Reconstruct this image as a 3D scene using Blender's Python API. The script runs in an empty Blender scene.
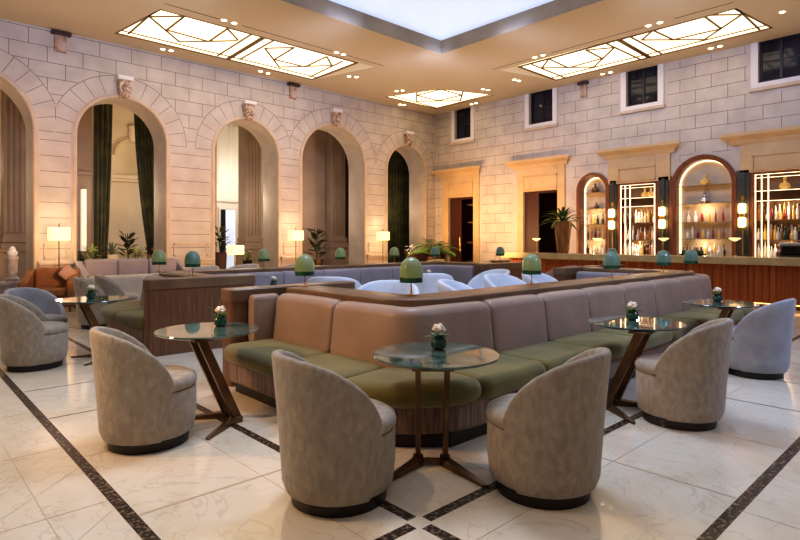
import bpy, bmesh, math, random
from math import sin, cos, pi, sqrt, radians, atan2, hypot
from mathutils import Vector
random.seed(7)
C = bpy.context.scene.collection
# ------------------------------------------------------------------ materials
def srgb(r, g, b):
    f = lambda c: (c/255/12.92) if c/255 <= .04045 else ((c/255+.055)/1.055)**2.4
    return (f(r), f(g), f(b), 1)
MATS = {}
def mat(name, col, rough=.5, metal=0, col2=None, scale=4, stretch=(1,1,1), lo=.35, hi=.65, bump=0, bscale=None,
        emit=None, estr=0, sheen=0, coat=0, trans=0, ior=1.45, detail=5, alpha=1, spec=.5, dist=0):
    m = bpy.data.materials.new(name); m.use_nodes = True
    nt = m.node_tree; b = nt.nodes['Principled BSDF']; L = nt.links.new
    b.inputs['Base Color'].default_value = col; b.inputs['Roughness'].default_value = rough
    b.inputs['Metallic'].default_value = metal; b.inputs['Sheen Weight'].default_value = sheen
    b.inputs['Coat Weight'].default_value = coat; b.inputs['Transmission Weight'].default_value = trans
    b.inputs['IOR'].default_value = ior; b.inputs['Alpha'].default_value = alpha
    b.inputs['Specular IOR Level'].default_value = spec
    if emit: b.inputs['Emission Color'].default_value = emit; b.inputs['Emission Strength'].default_value = estr
    tc = nt.nodes.new('ShaderNodeTexCoord'); mp = nt.nodes.new('ShaderNodeMapping')
    L(tc.outputs['Object'], mp.inputs['Vector']); mp.inputs['Scale'].default_value = stretch
    n = nt.nodes.new('ShaderNodeTexNoise'); n.inputs['Scale'].default_value = scale; n.inputs['Detail'].default_value = detail
    n.inputs['Distortion'].default_value = dist
    L(mp.outputs[0], n.inputs['Vector'])
    if col2:
        r = nt.nodes.new('ShaderNodeValToRGB'); r.color_ramp.elements[0].position = lo; r.color_ramp.elements[1].position = hi
        r.color_ramp.elements[0].color = col; r.color_ramp.elements[1].color = col2
        L(n.outputs['Fac'], r.inputs[0]); L(r.outputs[0], b.inputs['Base Color'])
    if bump:
        n2 = n
        if bscale:
            n2 = nt.nodes.new('ShaderNodeTexNoise'); n2.inputs['Scale'].default_value = bscale; L(mp.outputs[0], n2.inputs['Vector'])
        bp = nt.nodes.new('ShaderNodeBump'); bp.inputs['Strength'].default_value = bump; bp.inputs['Distance'].default_value = .01
        L(n2.outputs['Fac'], bp.inputs['Height']); L(bp.outputs[0], b.inputs['Normal'])
    MATS[name] = m; return m
S = srgb
M = {}
M['stone'] = mat('limestone', S(202,190,178), .8, col2=S(188,176,164), scale=2.2, bump=.15, bscale=30)
M['joint'] = mat('mortar_joint', S(112,98,94), .9)
M['mould'] = mat('moulding_stone', S(204,184,162), .6, col2=S(194,172,150), scale=3)
M['gold_paint'] = mat('ochre_casing', S(208,178,134), .6, col2=S(198,166,122), scale=2)
M['keystone'] = mat('carved_stone', S(150,110,80), .8, col2=S(215,195,175), scale=18, lo=.4, hi=.6, bump=.6)
M['ceil'] = mat('ceiling_plaster', S(210,186,154), .9)
M['fascia'] = mat('fascia_grey', S(176,156,136), .8, col2=S(156,138,120), scale=1.5)
M['cream_paint'] = mat('cream_paint', S(236,222,196), .6)
M['slot'] = mat('dark_slot', S(96,72,52), .8)
def floor_mat():
    m = mat('marble_floor', S(232,220,200), .16, col2=S(214,196,168), scale=1.3, lo=.42, hi=.78, detail=8, dist=1.2, coat=.3)
    nt = m.node_tree; L = nt.links.new; b = nt.nodes['Principled BSDF']
    tc = nt.nodes.new('ShaderNodeTexCoord'); 
    n = nt.nodes.new('ShaderNodeTexNoise'); n.inputs['Scale'].default_value = 1.6; n.inputs['Detail'].default_value = 10; n.inputs['Distortion'].default_value = 2.5
    L(tc.outputs['Object'], n.inputs['Vector'])
    r = nt.nodes.new('ShaderNodeValToRGB'); e = r.color_ramp.elements
    e[0].position = .485; e[0].color = (0,0,0,1); e[1].position = .5; e[1].color = (1,1,1,1)
    x = e.new(.515); x.color = (0,0,0,1)
    L(n.outputs['Fac'], r.inputs[0])
    mx = nt.nodes.new('ShaderNodeMixRGB'); mx.blend_type = 'MULTIPLY'
    src = b.inputs['Base Color'].links[0].from_socket
    sc = nt.nodes.new('ShaderNodeMath'); sc.operation = 'MULTIPLY'; sc.inputs[1].default_value = .22
    L(r.outputs[0], sc.inputs[0]); L(sc.outputs[0], mx.inputs[0]); L(src, mx.inputs[1]); mx.inputs[2].default_value = S(150,130,110)
    L(mx.outputs[0], b.inputs['Base Color'])
    return m
M['floor'] = floor_mat()
M['strip'] = mat('dark_marble', S(58,46,38), .25, col2=S(150,128,108), scale=38, lo=.5, hi=.72, detail=4)
M['faint'] = mat('floor_joint', S(196,176,148), .4)
M['thin'] = mat('thin_joint', S(92,80,70), .3)
VCOL = (S(152,139,122), S(186,173,154))
M['velvet'] = mat('taupe_crushed_velvet', VCOL[0], .75, col2=VCOL[1], scale=26, stretch=(1,1,.6), lo=.3, hi=.85, detail=10, dist=.3, sheen=.3, bump=.6, bscale=34)
M['velvet_blue'] = mat('grey_blue_velvet', S(140,140,144), .75, col2=S(162,162,166), scale=6, lo=.3, hi=.7, detail=7, sheen=.4, bump=.2)
M['velvet_white'] = mat('pale_white_velvet', S(202,206,214), .8, col2=S(216,219,226), scale=5, sheen=.3)
M['cream_fab'] = mat('cream_fabric', S(214,202,184), .85, col2=S(202,190,170), scale=6)
M['yellow_fab'] = mat('pale_yellow_fabric', S(232,208,140), .85, col2=S(222,196,124), scale=6)
M['brown_fab'] = mat('rust_brown_fabric', S(146,98,60), .7, col2=S(128,84,50), scale=5)
M['pillow_fab'] = mat('dusty_pink_fabric', S(160,126,112), .8)
M['leather'] = mat('taupe_satin_upholstery', S(172,144,124), .42, col2=S(154,128,108), scale=2.2, lo=.3, hi=.7, sheen=.2, bump=.12, bscale=5)
M['mauve'] = mat('mauve_upholstery', S(158,148,156), .6, col2=S(142,136,142), scale=2.5, sheen=.2)
M['olive'] = mat('olive_green_velvet', S(124,112,58), .8, col2=S(102,92,44), scale=3.5, sheen=.25, lo=.3, hi=.7)
M['walnut'] = mat('walnut_wood', S(130,92,64), .38, col2=S(102,70,48), scale=5, stretch=(9,9,.5), detail=7)
M['rail'] = mat('taupe_rail', S(128,100,76), .35, col2=S(110,84,62), scale=3, stretch=(1,1,1))
M['darkwood'] = mat('dark_reddish_wood', S(78,44,30), .3, col2=S(60,34,24), scale=4, stretch=(8,8,.6))
M['mahog'] = mat('mahogany_slats', S(190,104,52), .3, col2=S(136,68,32), scale=2.2, stretch=(1,7,.12), lo=.32, hi=.68, detail=4, coat=.2)
M['niche_wood'] = mat('orange_brown_wood', S(132,82,50), .35, col2=S(104,60,38), scale=4, stretch=(6,6,.6))
M['plinth'] = mat('black_plinth', S(34,28,26), .35)
M['kick'] = mat('ribbed_tan_panel', S(150,122,104), .4, col2=S(104,80,66), scale=9, stretch=(6,6,.3))
M['bronze'] = mat('dark_bronze', S(126,98,70), .3, .75, col2=S(98,74,52), scale=6)
M['brass'] = mat('brushed_brass', S(196,154,96), .28, .9)
M['brass_dk'] = mat('aged_brass', S(120,92,58), .35, .8)
M['greenmarble'] = mat('green_marble_top', S(58,78,68), .07, col2=S(120,140,126), scale=5, lo=.4, hi=.75, detail=8, dist=1.5, coat=.6)
M['glass_green'] = mat('dark_green_glass', S(30,66,56), .06, col2=S(58,104,90), scale=14, coat=.6)
M['rose'] = mat('cream_rose', S(246,236,214), .6, col2=S(240,220,190), scale=30)
M['leaf'] = mat('leaf_green', S(90,122,56), .5, col2=S(60,92,40), scale=8)
M['leaf_dk'] = mat('rubber_leaf', S(40,50,28), .35, col2=S(62,66,38), scale=6)
M['leaf_lt'] = mat('light_leaf', S(168,180,84), .5, col2=S(140,158,66), scale=8)
M['leaf_sage'] = mat('sage_leaf', S(128,144,108), .5, col2=S(98,116,80), scale=8)
def shade_mat(nm, c1, c2, e, s):
    m = mat(nm, c1, .28, col2=c2, scale=6, emit=e, estr=s, coat=.3); return m
M['lampgreen'] = shade_mat('pale_green_glass', S(126,144,108), S(96,118,88), S(190,190,90), .08)
M['lampteal'] = shade_mat('pale_teal_glass', S(104,132,118), S(78,106,94), S(130,160,120), .05)
M['lampband'] = mat('dark_green_band', S(24,64,40), .2, col2=S(40,92,60), scale=20, coat=.4)
M['shade_lit'] = mat('lit_cream_shade', S(255,236,190), .8, emit=S(255,220,150), estr=.95)
M['glow'] = mat('warm_glow', S(255,220,160), .6, emit=S(255,204,130), estr=9)
M['led'] = mat('warm_led_strip', S(255,236,205), .6, emit=S(255,222,178), estr=2.2)
M['spot'] = mat('spot_lens', S(255,240,210), .5, emit=S(255,226,170), estr=9)
M['panel'] = mat('opal_lit_glass', S(255,244,220), .5, emit=S(255,232,188), estr=1.5)
M['gold_bar'] = mat('gold_muntin', S(120,88,46), .4, .3)
M['sky'] = mat('skylight_glass', S(200,215,238), .5, emit=S(188,204,234), estr=.66)
M['curtain'] = mat('forest_green_velvet', S(72,70,24), .85, col2=S(36,38,12), scale=3, sheen=.3)
M['curtain_br'] = mat('brown_green_velvet', S(84,66,34), .8, col2=S(60,52,26), scale=3)
M['win_dark'] = mat('dark_window_glass', S(22,24,34), .08, col2=S(40,42,56), scale=2)
M['win_frame'] = mat('black_window_frame', S(26,26,32), .4)
M['surround'] = mat('window_surround', S(226,218,214), .6)
M['backwall'] = mat('corridor_wall', S(222,210,186), .8, col2=S(212,198,174), scale=1)
M['pilast'] = mat('tan_pilaster', S(158,140,124), .7, col2=S(146,128,112), scale=1.5)
M['white'] = mat('white_paint', S(240,232,218), .6)
M['niche_back'] = mat('niche_back_stone', S(210,190,160), .6, col2=S(196,174,144), scale=3)
M['cab_back'] = mat('cabinet_back', S(150,116,84), .6, col2=S(130,98,68), scale=3)
M['shelf_glass'] = mat('shelf_glass', S(140,112,82), .15, coat=.5)
M['panel_green'] = mat('grey_green_panel', S(76,76,62), .4, col2=S(60,62,52), scale=2)
M['counter'] = mat('cream_stone_counter', S(196,178,138), .22, col2=S(182,162,120), scale=4, coat=.3)
M['black'] = mat('black_gloss', S(20,20,22), .2)
M['steel'] = mat('steel', S(190,190,190), .25, .9)
M['sideboard'] = mat('dark_sideboard', S(66,36,24), .4)
M['grey_stone'] = mat('grey_veined_stone', S(176,168,166), .5, col2=S(150,142,144), scale=8)
M['terracotta'] = mat('planter_brown', S(84,54,36), .6)
M['amberlit'] = mat('amber_lit', S(230,150,80), .6, emit=S(230,140,70), estr=.8)
BOT = [('amber', S(170,96,30)), ('clear', S(214,204,184)), ('green', S(52,74,38)), ('brown', S(74,36,20)), ('gold', S(222,180,96)), ('red', S(140,40,34)), ('white', S(238,230,214))]
for n_, c_ in BOT: M['bot_'+n_] = mat(n_+'_bottle_glass', c_, .12, coat=.5, emit=c_, estr=.05)  # faint emission puts the shelf backlight into the bottle colour
# ------------------------------------------------------------------ mesh builder
class MB:
    def __init__(s): s.v = []; s.f = []; s.mi = []
    def add(s, vs, fs, mi=0):
        o = len(s.v); s.v += [tuple(v) for v in vs]; s.f += [tuple(i+o for i in f) for f in fs]; s.mi += [mi]*len(fs); return s
    def box(s, a, b, mi=0):
        x0,y0,z0 = a; x1,y1,z1 = b
        return s.add([(x0,y0,z0),(x1,y0,z0),(x1,y1,z0),(x0,y1,z0),(x0,y0,z1),(x1,y0,z1),(x1,y1,z1),(x0,y1,z1)],
              [(0,3,2,1),(4,5,6,7),(0,1,5,4),(1,2,6,5),(2,3,7,6),(3,0,4,7)], mi)
    def lathe(s, prof, c=(0,0,0), n=24, mi=0, sx=1, sy=1):
        vs = []; fs = []
        for r, z in prof:
            for k in range(n):
                a = 2*pi*k/n; vs.append((c[0]+r*cos(a)*sx, c[1]+r*sin(a)*sy, c[2]+z))
        for i in range(len(prof)-1):
            for k in range(n):
                k2 = (k+1) % n; fs.append((i*n+k, i*n+k2, (i+1)*n+k2, (i+1)*n+k))
        fs.append(tuple(range(n-1,-1,-1))); m = len(prof)-1; fs.append(tuple(m*n+k for k in range(n)))
        return s.add(vs, fs, mi)
    def rings(s, rings, mi=0, cap=True, closed=True):
        n = len(rings[0]); vs = [p for r in rings for p in r]; fs = []
        for i in range(len(rings)-1):
            for k in range(n if closed else n-1):
                k2 = (k+1) % n; fs.append((i*n+k, i*n+k2, (i+1)*n+k2, (i+1)*n+k))
        if cap: fs.append(tuple(range(n-1,-1,-1))); fs.append(tuple((len(rings)-1)*n+k for k in range(n)))
        return s.add(vs, fs, mi)
    def tube(s, pts, r, n=8, mi=0):
        P = [Vector(p) for p in pts]; R = []
        for i, p in enumerate(P):
            t = (P[min(i+1,len(P)-1)]-P[max(i-1,0)]).normalized()
            a = t.cross(Vector((0,0,1)));  a = a.normalized() if a.length > .01 else Vector((1,0,0)); b = t.cross(a)
            rr = r[i] if isinstance(r, (list,tuple)) else r
            R.append([p+a*rr*cos(2*pi*k/n)+b*rr*sin(2*pi*k/n) for k in range(n)])
        return s.rings(R, mi)
    def bar(s, p, q, w, h, mi=0):          # rectangular bar between two points; w across, h along the remaining axis
        p = Vector(p); q = Vector(q); t = (q-p).normalized(); a = t.cross(Vector((0,0,1)))
        a = a.normalized() if a.length > .01 else Vector((1,0,0)); b = a.cross(t)
        R = [[c+a*i*w/2+b*j*h/2 for i, j in ((-1,-1),(1,-1),(1,1),(-1,1))] for c in (p, q)]
        return s.rings(R, mi)
    def sweep(s, path, s0, s1, prof, er=.03, mi=0, puff=0):
        cx = sum(p[0] for p in prof)/len(prof); cz = sum(p[1] for p in prof)/len(prof)
        st = [(s0+er*(1-cos(a)), er*(1-sin(a))) for a in (0, pi/6, pi/3, pi/2)] if er else [(s0,0)]
        m = max(2, int((s1-s0-2*er)/.06)); mid = [(s0+er+(s1-s0-2*er)*k/m, 0) for k in range(1, m)]
        en = [(s1-er*(1-cos(a)), er*(1-sin(a))) for a in (pi/2, pi/3, pi/6, 0)] if er else [(s1,0)]
        R = []
        for ss, sh in st+mid+en:
            x, y, nx, ny = path(ss); ring = []
            u = (ss-s0)/(s1-s0); pf = puff*(1-(2*u-1)**4)
            for d, z in prof:
                l = hypot(d-cx, z-cz) or 1; f = 1-min(sh, l*.9)/l+pf/l*.5
                dd = cx+(d-cx)*f; zz = cz+(z-cz)*f
                ring.append((x+nx*dd, y+ny*dd, zz))
            R.append(ring)
        return s.rings(R, mi)
    def build(s, name, mats, parent=None, smooth=False, bevel=0, angle=40):
        me = bpy.data.meshes.new(name); me.from_pydata(s.v, [], s.f)
        if not isinstance(mats, (list,tuple)): mats = [mats]
        for m in mats: me.materials.append(m)
        for p, i in zip(me.polygons, s.mi): p.material_index = i
        bm = bmesh.new(); bm.from_mesh(me); bmesh.ops.recalc_face_normals(bm, faces=bm.faces); bm.to_mesh(me); bm.free()
        o = bpy.data.objects.new(name, me); C.objects.link(o)
        if parent: o.parent = parent
        if smooth:
            me.polygons.foreach_set('use_smooth', [True]*len(me.polygons)); me.set_sharp_from_angle(angle=radians(angle))
        if bevel:
            b = o.modifiers.new('bevel', 'BEVEL'); b.width = bevel; b.segments = 3; b.limit_method = 'ANGLE'
        return o
def rrect(d0, d1, z0, z1, r, n=5, lean=0):
    out = []
    for cx, cz, a0 in ((d1-r,z1-r,0),(d0+r,z1-r,pi/2),(d0+r,z0+r,pi),(d1-r,z0+r,3*pi/2)):
        for k in range(n+1):
            a = a0+pi/2*k/n; x = cx+r*cos(a); z = cz+r*sin(a); out.append((x+lean*(z-z0), z))
    return out
def make_path(pts, rads, side=1):       # rounded polyline; returns eval(s)->(x,y,nx,ny), length ; normal = right*side
    segs = []; P = [Vector(p) for p in pts]; cur = P[0]
    for i in range(1, len(P)):
        if i < len(P)-1 and rads[i] > 0:
            a = (P[i-1]-P[i]).normalized(); b = (P[i+1]-P[i]).normalized(); r = rads[i]   # right angle corners
            e = P[i]+a*r; segs.append(('l', cur, e)); c = P[i]+(a+b)*r
            segs.append(('a', c, r, e, P[i]+b*r)); cur = P[i]+b*r
        else: segs.append(('l', cur, P[i])); cur = P[i]
    lens = [(g[2]-g[1]).length if g[0] == 'l' else g[2]*pi/2 for g in segs]; total = sum(lens)
    def ev(s):
        s = min(max(s,0), total-1e-6)
        for g, l in zip(segs, lens):
            if s <= l or g is segs[-1]:
                if g[0] == 'l':
                    t = (g[2]-g[1]).normalized(); p = g[1]+t*s
                else:
                    c, r, e, f = g[1:]; u0 = (e-c)/r; u1 = (f-c)/r; a = s/r; w = u0*cos(a)+u1*sin(a); p = c+w*r; t = (u1*cos(a)-u0*sin(a))
                return p.x, p.y, t.y*side, -t.x*side
            s -= l
    return ev, total
# ------------------------------------------------------------------ scene object helpers
def setp(o, label=None, cat=None, group=None, kind=None):
    if label: o['label'] = label
    if cat: o['category'] = cat
    if group: o['group'] = group
    if kind: o['kind'] = kind
    return o
def thing(name, label, cat, loc=(0,0,0), rz=0, group=None):
    o = bpy.data.objects.new(name, None); C.objects.link(o); o.location = loc; o.rotation_euler = (0,0,rz); o.empty_display_size = .1
    return setp(o, label, cat, group)
def struct(o, label=None): o['kind'] = 'structure'; 
def dup(root, loc, rz, label, group=None, cat=None, sc=None, swap=None):
    def cp(o, parent):
        c = o.copy(); C.objects.link(c); c.parent = parent
        if swap and o.type == 'MESH':
            nm = [swap.get(m.name, m) for m in o.data.materials]
            if nm != list(o.data.materials):
                key = (o.data.name, tuple(m.name for m in nm))
                if key not in CACHE:
                    d = o.data.copy(); d.materials.clear()
                    for m in nm: d.materials.append(m)
                    CACHE[key] = d
                c.data = CACHE[key]
        for ch in KIDS(o): cp(ch, c)
        return c
    r = cp(root, None); r.location = loc; r.rotation_euler = (0,0,rz)
    if sc: r.scale = sc if isinstance(sc, tuple) else (sc,)*3
    setp(r, label, cat, group); return r
CACHE = {}
ALLK = {}
def KIDS(o): return [c for c in bpy.data.objects if c.parent == o]
def slab(name, outer, holes, t0, t1, axes, mats, side_mi=0):
    """filled 2D outline with holes, extruded from t0 to t1; axes maps (u,v,t)->xyz"""
    cu = bpy.data.curves.new('tmp', 'CURVE'); cu.dimensions = '2D'; cu.fill_mode = 'BOTH'
    for loop in [outer]+holes:
        sp = cu.splines.new('POLY'); sp.points.add(len(loop)-1)
        for i, (u, v) in enumerate(loop): sp.points[i].co = (u, v, 0, 1)
        sp.use_cyclic_u = True
    cu.extrude = abs(t1-t0)/2
    ob = bpy.data.objects.new('tmp', cu); C.objects.link(ob)
    dg = bpy.context.evaluated_depsgraph_get(); dg.update()
    me = bpy.data.meshes.new_from_object(ob.evaluated_get(dg)); bpy.data.objects.remove(ob); bpy.data.curves.remove(cu)
    tm = (t0+t1)/2
    for v in me.vertices: v.co = axes(v.co.x, v.co.y, v.co.z+tm)
    me.name = name; me.materials.clear()
    for m in mats: me.materials.append(m)
    bm = bmesh.new(); bm.from_mesh(me); bmesh.ops.remove_doubles(bm, verts=bm.verts, dist=1e-4); bmesh.ops.recalc_face_normals(bm, faces=bm.faces); bm.to_mesh(me); bm.free()
    for p in me.polygons: p.use_smooth = False; p.material_index = 0
    o = bpy.data.objects.new(name, me); C.objects.link(o); return o
def join_into(o, mb, mats):
    """append builder geometry to object o with additional materials"""
    base = len(o.data.materials)
    for m in mats: o.data.materials.append(m)
    t = mb.build('tmp', mats); bm = bmesh.new(); bm.from_mesh(o.data); n = len(bm.faces)
    bm.from_mesh(t.data); bm.faces.ensure_lookup_table()
    for i in range(n, len(bm.faces)): bm.faces[i].material_index = base+mb.mi[i-n]
    bm.to_mesh(o.data); bm.free(); d = t.data; bpy.data.objects.remove(t); bpy.data.meshes.remove(d)
def archpts(c, r, spring, n=28, z0=-.01):
    return [(c+r, z0)]+[(c+r*cos(pi*k/n), spring+r*sin(pi*k/n)) for k in range(n+1)]+[(c-r, z0)]
YW, XW, ZC = 14.65, 15.52, 6.2
# ------------------------------------------------------------------ floor
fl = MB().box((-3.2,-3.2,-.1),(18.5,21.5,0)).build('floor', M['floor']); struct(fl)
st = MB()
def fstrip(x0,y0,x1,y1,mi): st.box((x0,y0,-.01),(x1,y1,.0015),mi)
w = .032
for a in (0.94, 1.98):
    fstrip(a-w, a+w+.02, a+w, 13.5, 0); fstrip(a+w+.02, a-w, 13.2, a+w, 0)
    fstrip(a-w, -3, a+w, a-w-.02, 0); fstrip(-3, a-w, a-w-.02, a+w, 0)
for k in range(0, 9):
    p = 5.14+1.06*k-1.06*4
    mi = 1 if k >= 4 else 2
    if p > 2.1:
        fstrip(.98, p-.008, 1.94, p+.008, mi); fstrip(p+.42-.008, .98, p+.42+.008, 1.94, mi)
for k in range(14):
    d = -2+k*1.06
    fstrip(d-.002, -3, d+.002, .9, 2) ; fstrip(-3, d-.002, .9, d+.002, 2)
    fstrip(2.03, d+.5-.002, 13, d+.5+.002, 2); fstrip(d+.5-.002, 2.03, d+.5+.002, 13, 2)
for k in range(-4, 14):
    st.bar((-3, k*.72, .0005), (.9, k*.72+3.9, .0005), .004, .001, 2)
join_into(fl, st, [M['strip'], M['thin'], M['faint']])
# ------------------------------------------------------------------ arch wall
SP = 3.88
ARCH = [(1.25,1.24), (4.37,1.02), (7.69,.98), (10.76,1.24), (14.0,.95)]
wl = slab('wall_left', [(-3,-.02),(XW+.02,-.02),(XW+.02,6.6),(-3,6.6)], [archpts(c,r,SP,z0=.0) for c, r in ARCH]+[archpts(-2.0,.9,SP,z0=.0)],
          YW, YW+.85, lambda u,v,t: (u,t,v), [M['stone']]); struct(wl)
jt = MB()
ALLA = ARCH+[(-2.0,.9)]
RING = .535
def okL(x, z, own=None, m=.12):
    if z > 6.2 or x > XW-.01: return False
    for i, (c, r) in enumerate(ALLA):
        if i == own: continue
        if z > SP:
            if hypot(x-c, z-SP) < r+RING: return False
        elif abs(x-c) < r+m: return False
    return True
def polyseg(pts, ok, axes, w=.0058):
    run = []
    def flush():
        if len(run) > 1:
            (x0,z0),(x1,z1) = run[0], run[-1]
            if hypot(x1-x0,z1-z0) > .03:
                l = hypot(x1-x0,z1-z0); nx, nz = -(z1-z0)/l*w, (x1-x0)/l*w
                jt.add([axes(x0+nx,z0+nz),axes(x1+nx,z1+nz),axes(x1-nx,z1-nz),axes(x0-nx,z0-nz)], [(0,1,2,3)])
    for p in pts:
        if ok(*p): run.append(p)
        else: flush(); run = []
    flush()
def line(x0,z0,x1,z1,ok,axes,step=.03):
    n = max(2,int(hypot(x1-x0,z1-z0)/step)); polyseg([(x0+(x1-x0)*k/n, z0+(z1-z0)*k/n) for k in range(n+1)], ok, axes)
axL = lambda x,z: (x, YW-.002, z)
CH = .352
zs = [1.22+CH*k for k in range(15)]
for k, z in enumerate(zs):
    line(-3, z, XW, z, okL, axL)
    if z > SP-.1:
        o = .36 if k % 2 else 0
        for j in range(28): line(-3+o+.72*j, z, -3+o+.72*j, z+CH, okL, axL)
def nearest(x, z, own):
    d0 = hypot(x-ALLA[own][0], z-SP)-ALLA[own][1]
    return all(hypot(x-c, z-SP)-r >= d0-.005 for i,(c,r) in enumerate(ALLA) if i != own)
for i, (c, r) in enumerate(ALLA):
    okr = lambda x,z: z < 6.2 and x < XW-.01 and nearest(x,z,i)
    N = 60
    for k in range(N):
        a0, a1 = pi*k/N, pi*(k+1)/N; p0 = (c+(r+RING)*cos(a0), SP+(r+RING)*sin(a0)); p1 = (c+(r+RING)*cos(a1), SP+(r+RING)*sin(a1))
        if okr(*p0) and okr(*p1): line(*p0, *p1, okr, axL, .02)
    nv = 15 if r > 1.1 else 13
    for k in range(nv+1):
        a = pi*k/nv; line(c+(r+.1)*cos(a), SP+(r+.1)*sin(a), c+(r+RING)*cos(a), SP+(r+RING)*sin(a), okr, axL)
    if i < 4:   # vertical joint between neighbouring rings
        pass
for i in range(4):
    c0,r0 = ARCH[i]; c1,r1 = ARCH[i+1]; xm = ((c0+r0)+(c1-r1))/2; line(xm, SP+.3, xm, SP+.7, lambda x,z: not okL(x,z) , axL)
join_into(wl, jt, [M['joint']])
TR = [0]
def trim(mb, m, smooth=False, bevel=0):
    TR[0] += 1; o = mb.build('trim_%d' % TR[0], m, smooth=smooth, bevel=bevel); struct(o); return o
for c, r in ARCH:
    def arc(rr, y): return [(c+rr, y, 0.02)]+[(c+rr*cos(pi*k/32), y, SP+rr*sin(pi*k/32)) for k in range(33)]+[(c-rr, y, .02)]
    lim = lambda pts: [(min(p[0], XW-.005), p[1], p[2]) for p in pts]
    R = [lim(arc(rr, y)) for rr, y in ((r-.004,YW+.05),(r-.004,YW-.03),(r+.02,YW-.05),(r+.06,YW-.045),(r+.085,YW-.02),(r+.1,YW-.02),(r+.1,YW+.01))]
    rows = list(zip(*R)); trim(MB().rings([list(q) for q in rows], cap=True), M['mould'], smooth=True)
    k = MB(); zt = SP+r+RING-.02; zb = SP+r-.03
    k.rings([[(c-.1,YW-.16,zb+.05),(c+.1,YW-.16,zb+.05),(c+.1,YW+.0,zb),(c-.1,YW+.0,zb)],
             [(c-.13,YW-.2,zb+.2),(c+.13,YW-.2,zb+.2),(c+.13,YW,zb+.2),(c-.13,YW,zb+.2)],
             [(c-.15,YW-.17,zt-.1),(c+.15,YW-.17,zt-.1),(c+.15,YW,zt-.1),(c-.15,YW,zt-.1)]])
    k.box((c-.18,YW-.22,zt-.1),(c+.18,YW,zt),1); k.lathe([(0,-.08),(.06,-.05),(.085,0),(.06,.06),(0,.09)],(c,YW-.2,zb+.24),10)
    trim(k, [M['keystone'], M['surround']], bevel=.008)
# pier ledges (dado caps) and dado panels
for i in range(4):
    x0 = ARCH[i][0]+ARCH[i][1]+.1; x1 = ARCH[i+1][0]-ARCH[i+1][1]-.1
    b = MB().box((x0-.02,YW-.14,.86),(x1+.02,YW,.93)).box((x0,YW-.09,.78),(x1,YW,.86)).box((x0+.03,YW-.03,.1),(x1-.03,YW,.78))
    trim(b, M['mould'], bevel=.01)
    b = MB(); xa, xb = x0+.1, x1-.1
    for q in ((xa,1.0,xb,1.03),(xa,1.3,xb,1.33),(xa,1.0,xa+.03,1.33),(xb-.03,1.0,xb,1.33)): b.box((q[0],YW-.02,q[1]),(q[2],YW,q[3]))
    trim(b, M['mould'])
# small dark fixtures on the walls under the ceiling
for n_, (p, d, lb) in enumerate((((3.02,YW),'L','small dark wall light high between the first and second arches from the left'),((9.19,YW),'L','small dark wall light high between the third and fourth arches'),((XW,8.5),'R','small dark wall light high on the bar wall between two windows'))):
    t = thing('wall_light', lb, 'wall light', (p[0],p[1],0))
    if d == 'L': a = MB().box((-.2,-.13,6.1),(.2,0,6.17)); b = MB().box((-.12,-.04,5.72),(.12,-.002,6.1))
    else: a = MB().box((-.13,-.16,6.1),(0,.16,6.17)); b = MB().box((-.04,-.1,5.72),(-.002,.1,6.1))
    a.build('housing', M['sideboard'], t, bevel=.005)
    b.build('warm_spot_patch', mat('painted_warm_spot%d' % n_, S(150,100,70), .8, col2=S(205,180,160), scale=5), t)  # brown patch paints the fixture's warm spot onto the wall
# ------------------------------------------------------------------ bar wall
axR = lambda u,v,t: (t,u,v)
holes = [[(12.76,0),(13.95,0),(13.95,2.98),(12.76,2.98)], [(9.38,0),(10.64,0),(10.64,3.0),(9.38,3.0)],
         archpts(8.2,.50,2.90,z0=.9), [(6.36,.9),(7.42,.9),(7.42,3.03),(6.36,3.03)], archpts(5.17,.76,2.84,z0=.9), [(1.9,.9),(4.06,.9),(4.06,3.06),(1.9,3.06)]]
WIN = [(12.89,13.66,5.12),(9.56,10.43,5.18),(6.31,7.19,5.2),(3.05,3.93,5.21)]
for y0,y1,z0 in WIN: holes.append([(y0,z0),(y1,z0),(y1,6.45),(y0,6.45)])
wr = slab('wall_right', [(-3.2,-.02),(YW,-.02),(YW,6.6),(-3.2,6.6)], holes, XW, XW+.42, axR, [M['stone']]); struct(wr)
jt = MB()
BLK = [(12.4,14.3,0,3.8),(8.9,11.1,0,3.8),(1.5,8.8,0,3.1),(5.75,7.75,0,3.8),(1.5,4.5,0,3.8)]+[(a-.22,b+.22,c-.25,6.5) for a,b,c in WIN]
def okR(y, z):
    if z > 6.19 or y > YW-.01: return False
    if hypot(y-5.17, z-2.84) < .85: return False
    if hypot(y-8.2, z-2.9) < .62: return False
    return not any(a < y < b and c < z < d for a,b,c,d in BLK)
axRj = lambda y,z: (XW-.002, y, z)
for k in range(-1, 16):
    z = 1.0+.333*k; line(-3,z,YW,z,okR,axRj)
    o = .38 if k % 2 else 0
    for j in range(26): line(-3+o+.76*j, z, -3+o+.76*j, z+.333, okR, axRj)
join_into(wr, jt, [M['joint']])
def cornice(y0, y1, z0=3.76, z1=4.03):
    pr = [(0,z0),(.06,z0),(.1,z0+.06),(.12,z0+.1),(.24,z0+.17),(.27,z0+.2),(.27,z1),(0,z1)]
    trim(MB().rings([[(XW-d, y0+ (.27-d), z) for d,z in pr], [(XW-d, y1-(.27-d), z) for d,z in pr]]), M['gold_paint'])
cornice(12.28,14.6); cornice(8.84,11.25); cornice(5.66,8.0); cornice(1.4,4.72)
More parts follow.
